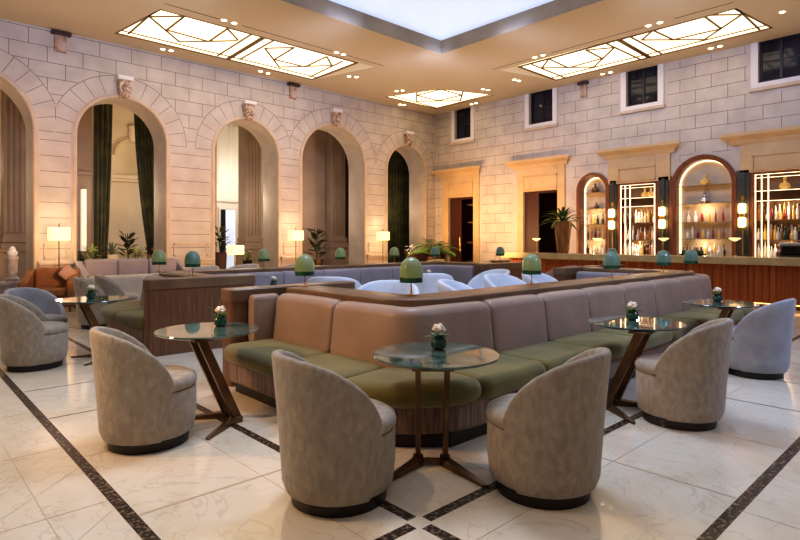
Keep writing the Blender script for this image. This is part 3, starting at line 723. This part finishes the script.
mk('grey blue barrel chair seen from behind at the left beyond another chair', 1.42,8.05,-60, sw)
mk('pair chair of grey velvet beside the far left table, in front', 2.62,10.02,-15)
mk('pair chair of grey velvet beside the far left table, behind', 3.05,10.5,-15)
white = {'taupe_crushed_velvet': M['velvet_white']}
for lb, x, y, rz in (('white barrel chair backing the walnut end wall left of centre',4.95,6.7,40),('white barrel chair just over the banquette rail behind the middle green lamp',4.45,5.05,215),
    ('white square backed chair right of the middle green lamp',6.55,6.35,50),('white chair turned left next to the small dark table',7.65,6.1,160),
    ('white barrel chair low behind the rail right of the middle green lamp',5.55,4.55,-60),('small white chair left of the second large green lamp',6.85,4.85,-90),('white barrel chair right of the second large green lamp',7.85,4.85,-80)):
    mk(lb, x, y, rz, white, (1.3,1.3,1.1))
yel = {'taupe_crushed_velvet': M['yellow_fab']}; crm = {'taupe_crushed_velvet': M['cream_fab']}
for lb, x, y, rz, s_ in (('pale yellow chair back near the fern palm',10.6,10.3,90,yel),('pale yellow chair back in front of the nearer doorway pier',12.0,9.2,90,yel),
    ('cream chair top beyond the far rail in front of cube lamp',5.6,11.1,100,crm),('cream chair top beyond the far rail under the fourth small lamp',6.8,10.7,80,crm),('cream chair top beyond the rail below the stepped pier',4.6,10.9,100,crm),
    ('orange beige chair top just before the bar',9.9,6.1,90,{'taupe_crushed_velvet': M['pillow_fab']})):
    mk(lb, x, y, rz, s_, (1.3,1.3,1.12))
# ------------------------------------------------------------------ pedestal tables
def table(label, loc, rz, off):
    t = thing('side_table', label, 'table', (loc[0],loc[1],0), rz)
    MB().lathe([(.37,.677),(.395,.686),(.402,.694),(.398,.70),(.0,.7005)], n=56).build('tabletop', M['greenmarble'], t, smooth=True)
    # base: two leaning flat posts; bottoms at off (local), tops .3 behind
    bx, by = off
    for sgn in (-1,1):
        y = by+sgn*.085
        p = MB(); a = Vector((bx,y,.045)); q = Vector((bx-.28,y,.677)); 
        hw, ht = .036, .016
        p.rings([[(c.x-hw,c.y-ht,c.z),(c.x+hw,c.y-ht,c.z),(c.x+hw,c.y+ht,c.z),(c.x-hw,c.y+ht,c.z)] for c in (a,q)])
        po = p.build('post', M['bronze'], t, bevel=.004)
        f = MB(); an = pi-sgn*D(33); tip = (bx+.40*cos(an), y+.40*sin(an))
        f.rings([[(bx+.04,y-.03,.0),(bx+.04,y+.03,.0),(bx+.04,y+.03,.05),(bx+.04,y-.03,.05)],
                 [(bx-.03,y-.035,.0),(bx-.03,y+.035,.0),(bx-.03,y+.035,.05),(bx-.03,y-.035,.05)],
                 [(tip[0],tip[1]-.022,0),(tip[0],tip[1]+.022,0),(tip[0],tip[1]+.022,.015),(tip[0],tip[1]-.022,.015)]])
        f.build('foot', M['bronze'], po, bevel=.004)
    MB().box((bx-.012,by-.075,.012),(bx+.012,by+.075,.034)).build('crossbar', M['bronze'], t)
    MB().box((bx-.34,by-.12,.664),(bx-.2,by+.12,.68)).build('mounting_plate', M['bronze'], t)
    return t
def rot(v, a): return (v[0]*cos(a)+v[1]*sin(a), -v[0]*sin(a)+v[1]*cos(a))
def table_w(label, c, b, rz): return table(label, c, rz, rot((b[0]-c[0], b[1]-c[1]), rz))
TB = [('round green marble table with bronze base in the centre foreground', (2.58,2.43),(2.56,2.45),D(45)),
      ('round green marble table in front of the walnut end panel', (1.93,4.34),(2.03,4.13),D(0)),
      ('round green marble table right of the front right chair', (4.84,2.16),(4.55,2.24),D(90)),
      ('round green marble table at the far right before the bar', (7.06,2.18),(6.80,2.28),D(90)),
      ('round table at the far left beside the grey chairs', (1.9,7.55),(2.02,7.33),D(0))]
for a in TB: table_w(*a)
table_w('small dark table inside the far booth with a plant on it', (7.45,7.2),(7.5,7.2),D(90))
table_w('small table with a white flower inside the far booth behind the near end wall', (4.4,7.55),(4.45,7.55),D(90))
# vases with roses
def vase(label, x, y, z=.7005):
    t = thing('flower_vase', label, 'vase', (x,y,z))
    MB().lathe([(.03,0),(.048,.012),(.056,.04),(.05,.065),(.034,.08),(.036,.086),(.03,.086),(.028,.078)], n=20).build('vase_body', M['glass_green'], t, smooth=True)
    b = MB(); 
    b.lathe([(.0,.105),(.022,.108),(.036,.125),(.036,.145),(.022,.158),(0,.160)], n=14)
    for k in range(12):
        a = k*2.4; r_ = .016+.0018*k; z0 = .158-.003*k
        b.lathe([(0,-.012),(.014,-.008),(.017,.0),(.01,.01),(0,.012)], (r_*cos(a), r_*sin(a), z0), 8)
    b.build('rose', M['rose'], t, smooth=True)
    l = MB(); l.tube([(0,0,.03),(0,0,.11)], .004, 5)
    for k in range(9): leaf(l, (.015*cos(k),.015*sin(k),.082), k*.75, .3+.15*(k % 3), .07+.02*(k % 2), .04, .3)
    l.tube([(0,0,.09),(-.06,.03,.14),(-.11,.05,.17)], .0022, 4); leaf(l, (-.06,.03,.14), 2.6, .4, .06, .01, .1)
    l.build('leaves', M['leaf'], t); return t
v0 = vase('dark green glass vase with a cream rose on the centre foreground table', 2.69,2.51)
for lb, x, y in (('dark green glass vase with a cream rose on the table by the walnut panel',2.08,4.43),('small glass vase with white rose on the table right of the front right chair',4.93,2.23),
    ('small glass vase with white flower on the far right table near the bar',7.16,2.23),('glass vase with white flower on the far left table',1.9,7.62),
    ('small vase with sprigs on the dark table inside the far booth',7.45,7.2),('tiny vase with white flower near the long mauve backs',4.4,7.55)):
    dup(v0, (x,y,.7005), random.random()*6, lb)
# ------------------------------------------------------------------ green dome lamps on the rails
def dome_lamp(label, x, y, z=RT, mm='lampgreen'):
    t = thing('dome_lamp', label, 'lamp', (x,y,z))
    MB().lathe([(.045,0),(.045,.006),(.01,.012)], n=20).build('base', M['brass'], t, smooth=True)
    MB().tube([(0,0,.01),(0,0,.14)], .006, 8).build('stem', M['brass'], t)
    n = 48; R = []
    for zz, r in ((.155,.1),(.165,.101),(.2,.1),(.245,.094),(.28,.082),(.305,.063),(.322,.04),(.33,.018),(.332,.004)):
        R.append([(r*(1+.035*abs(sin(4*2*pi*k/n)))*cos(2*pi*k/n), r*(1+.035*abs(sin(4*2*pi*k/n)))*sin(2*pi*k/n), zz) for k in range(n)])
    ds = MB().rings(R).build('dome_shade', M[mm], t, smooth=True, angle=50)
    MB().lathe([(.09,.112),(.101,.113),(.101,.158),(.09,.158)], n=32).build('shade_band', M['lampband'], ds, smooth=True)
    return t
l0 = dome_lamp('pale green dome lamp on the near banquette rail at its front corner, largest', 3.37,3.47)
tealsw = {'pale_green_glass': M['lampteal']}
for lb, x, y, s_ in (('pale green dome lamp on the near rail left of the largest lamp',3.22,4.9,None),('green dome lamp on the near rail in the middle of the long run',5.13,3.42,None),
    ('teal dome lamp on the near rail in front of the arched bottle niche',6.87,3.38,tealsw),('teal dome lamp on the near rail near its right end, left of two',8.35,3.32,tealsw),('teal dome lamp on the near rail at its right end',9.22,3.25,tealsw),
    ('small green dome lamp at the left end of the far banquette rail',3.05,8.55,None),('green dome lamp on the walnut end wall of the far banquette',3.12,7.5,tealsw),
    ('small green dome lamp on the far rail in front of the third arch',4.85,8.65,None),('small green dome lamp on the far rail in front of the fourth arch',6.5,8.65,None),
    ('small green dome lamp by the fifth arch left of the palm',8.0,8.75,None),('small green dome lamp left of the brown doorway',9.1,8.6,tealsw)):
    dup(l0, (x,y,RT), 0, lb, swap=s_)
for lb, x, y in (('tiny green dome lamp beyond the rail left of the bar counter',10.9,8.15),('tiny green dome lamp just before the bar behind a teal one',10.9,5.35)):
    dup(l0, (x,y,.93), 0, lb, swap=tealsw)
    tt = thing('lamp_stand', 'slim wood stand under the '+lb.replace('just before the bar behind a teal one','just before the bar').replace('tiny ','').replace('beyond the rail ',''), 'stand', (x,y,0)); MB().box((-.15,-.15,0),(.15,.15,.9)).build('column', M['walnut'], tt); MB().box((-.18,-.18,.9),(.18,.18,.93)).build('top', M['rail'], tt)
# ------------------------------------------------------------------ seating by the left wall
def lounge(name, label, cat, loc, rz, L, Dp, H, m, seat=.42, curved=False):
    t = thing(name, label, cat, loc, rz)
    MB().box((-L/2,-Dp/2,.1),(L/2,Dp/2,seat-.1)).build('frame', m, t, bevel=.04)
    n = max(1, round(L/.85)); w_ = (L-.3)/n if not curved else (L-.2)/n
    for k in range(n):
        x = -L/2+.15+w_*k; MB().box((x+.005,-Dp/2-.02,seat-.1),(x+w_-.005,Dp/2-.2,seat+.05)).build('seat_cushion', m, t, bevel=.05)
        MB().box((x+.005,Dp/2-.24,seat),(x+w_-.005,Dp/2-.06,H)).build('back_cushion', m, t, bevel=.06)
    for s_ in (-1,1):
        MB().rings([[(s_*(L/2-.15),-Dp/2,z),(s_*L/2,-Dp/2,z),(s_*L/2,Dp/2,z+ (0 if z<.2 else H-.62)),(s_*(L/2-.15),Dp/2,z+(0 if z<.2 else H-.62))] for z in (.1,.6)]).build('arm', m, t, bevel=.04)
        MB().tube([(s_*(L/2-.1),-Dp/2+.1,0),(s_*(L/2-.1),-Dp/2+.1,.1)], .02).build('leg', M['bronze'], t); MB().tube([(s_*(L/2-.1),Dp/2-.1,0),(s_*(L/2-.1),Dp/2-.1,.1)], .02).build('leg', M['bronze'], t)
    return t
lounge('armchair', 'rust brown armchair under the leftmost floor lamp', 'armchair', (2.5,12.95,0), D(-20), .95,.85,.86, M['brown_fab'])
pl = MB().lathe([(.0,-.07),(.16,-.05),(.23,0),(.16,.05),(0,.07)], n=4); o = pl.build('cushion', M['pillow_fab'], smooth=True, bevel=.03); o.location = (2.78,12.84,.74); o.rotation_euler = (D(70),0,D(20)); setp(o, 'dusty pink square cushion leaning in the brown armchair', 'cushion')
lounge('sofa', 'mauve high backed sofa in front of the second arch', 'sofa', (4.35,13.65,0), 0, 2.35,.8,.98, M['mauve'])
t = thing('sofa', 'long cream curved sofa seen from behind at the left', 'sofa', (0,0,0))
pc, tcn = make_path([(2.75,11.3),(4.05,11.3)], [0,0], -1)
MB().sweep(pc, 0, tcn, rrect(-.12,.08,.0,.76,.07,5), .06).build('backrest', M['cream_fab'], t, smooth=True)
MB().sweep(pc, .03, tcn-.03, rrect(.05,.75,.1,.45,.07,5), .05).build('seat', M['cream_fab'], t, smooth=True)
tray = thing('side_table', 'small brown table between mauve sofa and cream sofa', 'table', (3.6,12.3,0)); MB().box((-.55,-.22,.66),(.55,.22,.7)).build('tabletop', M['brown_fab'], tray, bevel=.01)
for sx_ in (-.4,.4): MB().box((sx_-.03,-.15,0),(sx_+.03,.15,.66)).build('leg', M['bronze'], tray)
# ------------------------------------------------------------------ bar
bar = thing('bar_counter', 'long bar counter with cream stone top and mahogany slatted front', 'bar counter', (13.5,5,0))
def W(mb, name, m, **k): mb.v = [(x-13.5,y-5,z) for x,y,z in mb.v]; return mb.build(name, m, bar, **k)
W(MB().box((13.3,-1.5,.9),(14.25,9.95,1.06)), 'countertop', M['counter'], bevel=.012)
b = MB(); y = -1.4
while y < 9.75:
    b.rings([[(13.56,y,z),(13.512,y+.004,z),(13.502,y+.02,z),(13.5,y+.07,z),(13.502,y+.116,z),(13.512,y+.132,z),(13.56,y+.136,z)] for z in (.1,.9)]); y += .136
W(b, 'slatted_front', M['mahog']); W(MB().box((13.56,-1.4,.0),(14.1,9.8,.9)), 'carcass', M['darkwood'])
W(MB().box((13.53,-1.4,0.02),(13.57,9.8,.1)), 'plinth', M['brass_dk']); W(MB().box((13.505,-1.4,.085),(13.53,9.8,.1)), 'foot_light', mat('foot_led', S(255,200,130), .5, emit=S(255,180,100), estr=4))
bk = thing('back_counter', 'low wooden back counter along the shelving wall behind the bar', 'counter', (15.2,5,0))
MB().box((-.22,-3.4,0),(.3,3.85,.95)).build('carcass', M['darkwood'], bk); MB().box((-.25,-3.4,.95),(.3,3.85,1.0)).build('countertop', M['counter'], bk)
# display bays
def rect_bay(label, y0, y1, zt):
    t = thing('shelf_cabinet', label, 'shelf', (XW,(y0+y1)/2,1.0)); oy = (y0+y1)/2; h = zt-1.0; w2 = (y1-y0)/2
    MB().box((.36,-w2,-.1),(.4,w2,h)).build('back_panel', M['cab_back'], t)
    MB().box((-.03,-w2-.05,0),(.38,-w2+.02,h+.03)).box((-.03,w2-.02,0),(.38,w2+.05,h+.03)).box((-.03,-w2,h-.02),(.38,w2,h+.04)).build('frame', M['niche_wood'], t, bevel=.005)
    for z in (.0,.42,.9,1.37,1.60): MB().box((.02,-w2+.02,z-.012),(.36,w2-.02,z+.004)).build('shelf', M['shelf_glass'], t)
    b = MB(); f = .009
    for y in (w2-.06, w2-.19, w2-.33, -w2+.05): b.box((.0,y-f,.02),(.024,y+f,h-.06))
    for z in (1.36,1.6,h-.06,h-.14): b.box((.0,-w2+.04,z-.005),(.02,w2-.05,z+.005))
    b.build('light_strips', M['led'], t)
    return t
def arch_bay(label, c, r, ri, sp, spi, shelves):
    t = thing('arched_niche', label, 'niche', (XW,c,1.0)); N = 28
    def arc(rr, sp_, x, z0=0): return [(x,-rr,z0)]+[(x,-rr*cos(pi*k/N), sp_-1+rr*sin(pi*k/N)) for k in range(N+1)]+[(x,rr,z0)]
    R = [arc(r+.02,sp,-.0),arc(r+.02,sp,-.06),arc(ri+.05,spi,-.06),arc(ri,spi,-.03),arc(ri,spi,.26)]
    MB().rings([list(q) for q in zip(*R)], cap=False, closed=False).build('frame', M['niche_wood'], t, smooth=True)
    pts = arc(ri+.02,spi,.26); MB().add(pts, [tuple(range(len(pts)))]).build('back_panel', M['niche_back'], t)
    R = [arc(ri-.005,spi,.21),arc(ri-.005,spi,.24),arc(ri-.03,spi,.24),arc(ri-.03,spi,.21)]
    MB().rings([list(q) for q in zip(*R)], cap=True).build('light_strip', M['led'], t)
    for z in shelves:
        if z > 0: MB().box((.02,-ri+.005,z-.01),(.25,ri-.005,z+.0)).build('shelf', M['shelf_glass'], t)
    return t
arch_bay('narrow arched lit bottle niche at the left end of the bar wall', 8.2,.5,.40,2.9,2.9,(0,.42,.88,1.36,1.84))
rect_bay('rectangular glowing bottle shelves between the two arched niches', 6.36,7.42,3.03)
arch_bay('wide arched lit bottle niche in the middle of the bar wall', 5.17,.76,.66,2.84,2.84,(0,.45,.88,1.37,1.84))
rect_bay('wide rectangular glowing bottle shelves at the right edge', 1.9,4.06,3.06)
# panels with sconces between the bays
def sconce(label, y0, y1):
    t = thing('wall_sconce', label, 'sconce', (XW,(y0+y1)/2,0)); w2 = (y1-y0)/2
    MB().box((-.05,-w2,1.0),(-.0,w2,3.13)).build('backing_panel', M['panel_green'], t)
    MB().box((-.085,-.045,1.0),(-.05,.045,3.08)).build('channel', M['panel_green'], t, bevel=.01)
    MB().tube([(-.1,0,1.05),(-.1,0,1.66)], .014).build('lower_rod', M['brass'], t); MB().tube([(-.1,0,2.4),(-.1,0,2.5)], .03).build('upper_cap', M['brass'], t)
    for z in (1.74,2.08): MB().lathe([(.07,0),(.08,.02),(.08,.2),(.07,.22)], (-.15,0,z), 20).build('glass_shade', M['glow'], t, smooth=True)
    MB().lathe([(.05,0),(.06,.01),(.06,.09),(.05,.1)], (-.15,0,1.97), 16).build('brass_collar', M['brass'], t, smooth=True)
    MB().box((-.15,-.03,2.0),(-.05,.03,2.05)).build('bracket', M['brass'], t)
    return t
sconce('glowing double sconce on grey green panel right of the narrow arched niche', 7.47,7.66)
sconce('glowing double sconce on grey green panel left of the wide arched niche', 6.02,6.28)
sconce('glowing double sconce on grey green panel right of the wide arched niche', 4.12,4.37)
o = MB().box((XW-.03,5.94,1.0),(XW,6.02,3.13)).box((XW-.03,6.28,1.0),(XW,6.34,3.13)).box((XW-.03,7.42,1.0),(XW,7.47,3.13)).box((XW-.03,7.66,1.0),(XW,7.7,3.13)).box((XW-.03,4.07,1.0),(XW,4.12,3.13)).box((XW-.03,4.37,1.0),(XW,4.41,3.13)); trim(o, M['niche_wood'])
# bottles
SH = [('tall', [(.0,0),(.036,.002),(.038,.02),(.038,.17),(.03,.2),(.014,.225),(.013,.29),(.016,.292),(.016,.305),(0,.306)]),
      ('round', [(.0,0),(.045,.004),(.055,.05),(.05,.11),(.022,.15),(.014,.17),(.014,.215),(.018,.22),(.018,.24),(0,.241)]),
      ('square', [(.0,0),(.044,.002),(.045,.14),(.04,.155),(.016,.17),(.016,.21),(.02,.212),(.02,.235),(0,.236)]),
      ('slim', [(.0,0),(.028,.002),(.03,.2),(.012,.25),(.012,.32),(0,.322)])]
BM = {}
for sn, pr in SH:
    for cn, cc in BOT:
        nseg = 4 if sn == 'square' else 10
        me_o = MB().lathe(pr, n=nseg).build('bottle_proto', M['bot_'+cn], smooth=(sn != 'square')); BM[(sn,cn)] = me_o.data
        # paper label band
        bpy.data.objects.remove(me_o)
LB = {}
def bottle(x, y, z, where, grp, sn=None, cn=None):
    sn = sn or random.choice(SH)[0]; cn = cn or random.choice([c for c,_ in BOT]+['amber','clear','brown','gold','white','clear'])
    o = bpy.data.objects.new('bottle', BM[(sn,cn)]); C.objects.link(o); o.location = (x,y,z); s_ = .85+.3*random.random(); o.scale = (min(s_,.98)*.84,min(s_,.98)*.84,s_*1.12); o.scale.x *= 1.1; o.scale.y *= 1.1; o.rotation_euler = (0,0,random.random()*3)
    adj = {'tall':'tall','round':'round','square':'square','slim':'slim'}[sn]
    setp(o, '%s %s bottle %s' % (adj, cn, where), 'bottle', grp+', '+adj+' '+cn)
random.seed(21)
rows1 = [(1.0,'lowest shelf',14,3),(1.42,'second shelf up',14,3),(1.90,'third shelf up',11,2)]
def fill(y0,y1,rows,bay,x0=.1):
    for z, rn, n, dp in rows:
        for d in range(dp):
            for k in range(n):
                y = y0+(y1-y0)*(k+.35+.3*(d % 2)+.1*(random.random()-.5))/n
                bottle(XW+x0+.09*d, y, z+.006, 'on %s of %s' % (rn, bay), '%s, %s' % (bay, rn))
fill(6.42,7.36,rows1,'glowing shelves between the arched niches')
fill(3.05,4.0,rows1,'glowing shelves at the right edge')
fill(4.68,5.66,[(1.0,'lowest shelf',9,1),(1.45,'second shelf up',8,1),(1.88,'third shelf up',6,1)],'wide arched niche', .1)
fill(7.9,8.5,[(1.0,'lowest shelf',6,1),(1.42,'second shelf up',5,1),(1.88,'third shelf up',4,1)],'narrow arched niche', .1)
# decorative pieces on top shelves
def decanter(label, y, z, m, s_=1, x=.12):
    t = thing('decanter', label, 'decanter', (XW+x,y,z+.004)); t.scale = (s_,)*3
    MB().lathe([(.0,0),(.08,.003),(.11,.06),(.09,.13),(.03,.17),(.025,.2)], n=16).build('bowl', m, t, smooth=True); MB().lathe([(0,.2),(.03,.21),(.035,.25),(0,.28)], n=10).build('stopper', m, t, smooth=True)
decanter('silver decanter ornament on the fourth shelf of the wide arched niche',5.17,2.37,M['steel'],1.1); decanter('amber decanter on the top shelf of the wide arched niche',5.17,2.84,M['bot_gold'],1.0)
decanter('dark round ornament on the top shelf of the narrow arched niche',8.2,2.84,M['bronze'],1.0); decanter('small dark ornament on the fourth shelf of the narrow niche',8.16,2.36,M['bronze'],.7)
decanter('golden ornament on the top shelf of the right edge shelves',3.42,2.60,M['bot_gold'],1.15); decanter('golden figurine pair, left, on top of the middle glowing shelves',6.72,2.6,M['bot_gold'],1.0); decanter('golden figurine pair, right, on top of the middle glowing shelves',6.55,2.6,M['bot_gold'],1.05)
# bar-top lamps and palm vase
def bar_lamp(label, y, first=None):
    if first: return dup(first, (13.9,y,1.06), 0, label)
    t = thing('bar_lamp', label, 'lamp', (13.9,y,1.06))
    MB().lathe([(.05,0),(.05,.01),(.01,.02)], n=16).build('base', M['brass'], t, smooth=True); MB().tube([(0,0,.02),(0,0,.35)], .009).build('stem', M['brass'], t)
    MB().lathe([(.02,.33),(.07,.36),(.125,.395),(.1,.41),(.0,.412)], n=24).build('lamp_shade', M['shade_lit'], t, smooth=True); return t
bl = bar_lamp('slim brass bar lamp with white dish shade in front of the doorway', 9.1)
bar_lamp('slim brass bar lamp with white dish shade before the narrow niche', 7.24, bl); bar_lamp('slim brass bar lamp with white dish shade left of the wide niche', 5.52, bl); bar_lamp('slim brass bar lamp with white dish shade right of the wide niche', 3.98, bl)
t = thing('palm_vase', 'tall rippled brown vase holding a green palm on the bar top', 'vase', (13.85,8.22,1.06))
n = 40; R = []
for z, r in ((0,.14),(.12,.16),(.35,.18),(.6,.2),(.8,.235),(.88,.22)):
    R.append([(r*(1+.1*sin(7*2*pi*k/n+z*3))*cos(2*pi*k/n), r*(1+.1*sin(7*2*pi*k/n+z*3))*sin(2*pi*k/n), z) for k in range(n)])
MB().rings(R).build('vase_body', mat('rippled_brown_glaze', S(168,122,76), .3, col2=S(120,80,46), scale=5, stretch=(3,3,.5)), t, smooth=True)
b = MB(); random.seed(3)
for k in range(34):
    az = k*2.4; el = .25+.035*k; leaf(b, (0,0,.85), az, el, .78+.22*random.random(), .085, .55, n=6)
b.build('palm_fronds', M['leaf'], t, smooth=True, angle=180)
# small bar-top objects
t = thing('coffee_machine', 'black and steel espresso machine at the right end of the back counter', 'coffee machine', (14.9,3.05,1.0))
MB().box((-.0,-.3,.0),(.35,.32,.08)).box((.12,-.3,.08),(.35,.32,.3)).build('body', M['black'], t, bevel=.02); MB().box((-.02,-.3,.28),(.35,.32,.36)).build('top', M['steel'], t, bevel=.015)
for y in (-.12,.12): MB().tube([(.06,y,.22),(-.08,y,.2)], .018).build('portafilter', M['black'], t)
t = thing('bar_tray', 'black serving tray on the back counter below the wide niche', 'tray', (14.0,4.9,1.06)); MB().box((-.12,-.25,0),(.12,.25,.015)).build('plate', M['black'], t); MB().box((-.12,-.25,.015),(-.11,.25,.04)).box((.11,-.25,.015),(.12,.25,.04)).build('rim', M['black'], t)
t['label'] = 'black serving tray of bottles on the bar top below the wide niche'
for k in range(6):
    o = bpy.data.objects.new('bottle', BM[('round','green')]); C.objects.link(o); o.location = (14.0,4.7+.08*k,1.076); o.scale = (.8,.8,.75); setp(o, 'small round green bottle standing on the black bar tray', 'bottle', 'green bottles on the bar tray')
for k in range(5):
    me = MB().lathe([(.025,0),(.03,.09),(.027,.09),(.022,.01)], n=12).build('drinking_glass', M['bot_clear'], smooth=True); me.location = (13.95,4.25+.07*k,1.06); setp(me, 'small clear glass in the row on the bar top', 'glass', 'clear glasses in a row on the bar top')
# ------------------------------------------------------------------ lights
def light(kind, loc, energy, col, size=.1, rotv=None, sy=None, spot=None, name='lamp_and_fill_light'):
    l = bpy.data.lights.new(name, kind); l.energy = energy; l.color = col
    if kind == 'AREA':
        l.size = size
        if sy: l.shape = 'RECTANGLE'; l.size_y = sy
    else: l.shadow_soft_size = size
    if spot: l.spot_size = spot; l.spot_blend = 1
    o = bpy.data.objects.new(name, l); C.objects.link(o); o.location = loc
    if rotv is not None: o.rotation_euler = Vector(rotv).to_track_quat('-Z','Y').to_euler()
    return o
WARM = (1,.57,.26); WARM2 = (1,.78,.52); COOL = (.6,.74,1); SKYC = (.44,.58,1); K_COOL = .75
light('SPOT', (4.2,4.2,6.1), 520, COOL, .8, (0,0,-1), spot=D(130))  # added cool spot strengthens the skylight's downward light
for x in (1.0,4.2,7.4,10.4): light('SPOT', (x,9.2,5.8), 225, SKYC, .6, (0,5,-.8), spot=D(95))  # added fill spots, no real fixtures: cool the upper arch wall
for y in (1.5,4.5,7.5,10.0): light('SPOT', (10.0,y,5.8), 225, SKYC, .6, (5,0,-.9), spot=D(95))  # same added cool fill, aimed at the upper bar wall
for x in (.2,2.95,6.05,9.1,12.45): light('SPOT', (x,10.2,1.2), 400, WARM, .15, (0,4.5,1.2), spot=D(75))  # added fill spots, no real fixtures: warm the lower arch wall
for y in (13.2,11.6,9.8): light('SPOT', (12.0,y,1.3), 400, WARM, .15, (3.5,0,.8), spot=D(85))  # added warm fill for the bar wall around the doorways
for y in (7.0,5.2,3.2): light('SPOT', (14.5,y,1.5), 26, WARM, .12, (1,0,1.1), spot=D(95))  # added warm fill behind the bar, aimed up at the bays
for x, y in ((2.9,14.2),(9.05,14.25),(12.5,14.25)):
    light('POINT', (x,y-.0,1.9), 5, WARM2, .05); light('POINT', (x,y,1.3), 5, WARM2, .05)
for x, y, e in ((1.2,15.9,16),(4.9,16.0,16),(7.6,18.0,22),(8.4,15.9,22),(11.0,16.1,20),(14.3,15.9,14)): light('POINT', (x,y,2.6), e, (1,.84,.66), .2)
light('POINT', (10.0,19.0,3.8), 70, (1,.93,.84), .3); light('POINT', (6.0,18.6,4.2), 34, WARM2, .3); light('POINT',(1.5,19,3.5),30,WARM2,.3)
for y, w_ in ((8.2,8),(6.9,14),(5.17,14),(3.4,16)):
    for z in (1.3,2.2): light('POINT', (XW+.03,y,z), w_*.3, WARM2, .05)
for x, y, e in ((1.0,11.5,160),(5.5,11.5,110),(-.6,3.6,420),(-.6,7.5,260),(2.0,-.8,130),(8.5,11.5,110),(12.5,8.1,90),(12.5,5.1,90)):  # downlight beams, plus added warm fill spots over the left floor
    light('SPOT', (x,y,ZC-.05), e, WARM2, .12, (0,0,-1), spot=D(75))
light('SPOT', (-1.5,6.0,3.5), 480, WARM, .3, (4.3,-2.2,-3.0), spot=D(50))  # added fill spot that warms the banquette's left run
light('SPOT', (7.0,-2.0,5.5), 700, SKYC, .5, (0,4.9,-4.8), spot=D(75))  # added fill spot that cools the banquette's right run and floor
light('POINT', (16.8,10.0,2.6), 5, WARM, .1); light('POINT', (16.8,13.0,2.6), 3, WARM, .1)
for x, y in ((1,11.6),(4,11.6),(7,11.6),(10,11.6),(12.9,11.8),(12.2,8.6),(12.2,5.6),(12.2,2.6)): light('SPOT', (x,y,2.2), 66, (1,.88,.74), .3, (0,0,1), spot=D(140))  # added uplights without fixtures, to brighten the ceiling evenly
w = bpy.data.worlds.new('World'); bpy.context.scene.world = w; w.use_nodes = True
w.node_tree.nodes['Background'].inputs[0].default_value = (.6,.7,.9,1); w.node_tree.nodes['Background'].inputs[1].default_value = .3
# ------------------------------------------------------------------ camera
cam = bpy.data.cameras.new('camera'); co = bpy.data.objects.new('camera', cam); C.objects.link(co)
cam.sensor_width = 36; cam.lens = 557/800*36; cam.shift_y = -30/800; co.location = (0,0,1.42); co.rotation_euler = (pi/2,0,-atan2(.68219,.73118))
cam.clip_end = 100
sc = bpy.context.scene; sc.camera = co
sc.cycles.use_denoising = True; sc.cycles.max_bounces = 7; sc.cycles.diffuse_bounces = 4; sc.cycles.sample_clamp_indirect = 6
sc.view_settings.view_transform = 'Filmic' if False else 'Standard'; sc.view_settings.exposure = .27
try: sc.view_settings.look = 'Medium High Contrast'
except Exception: pass
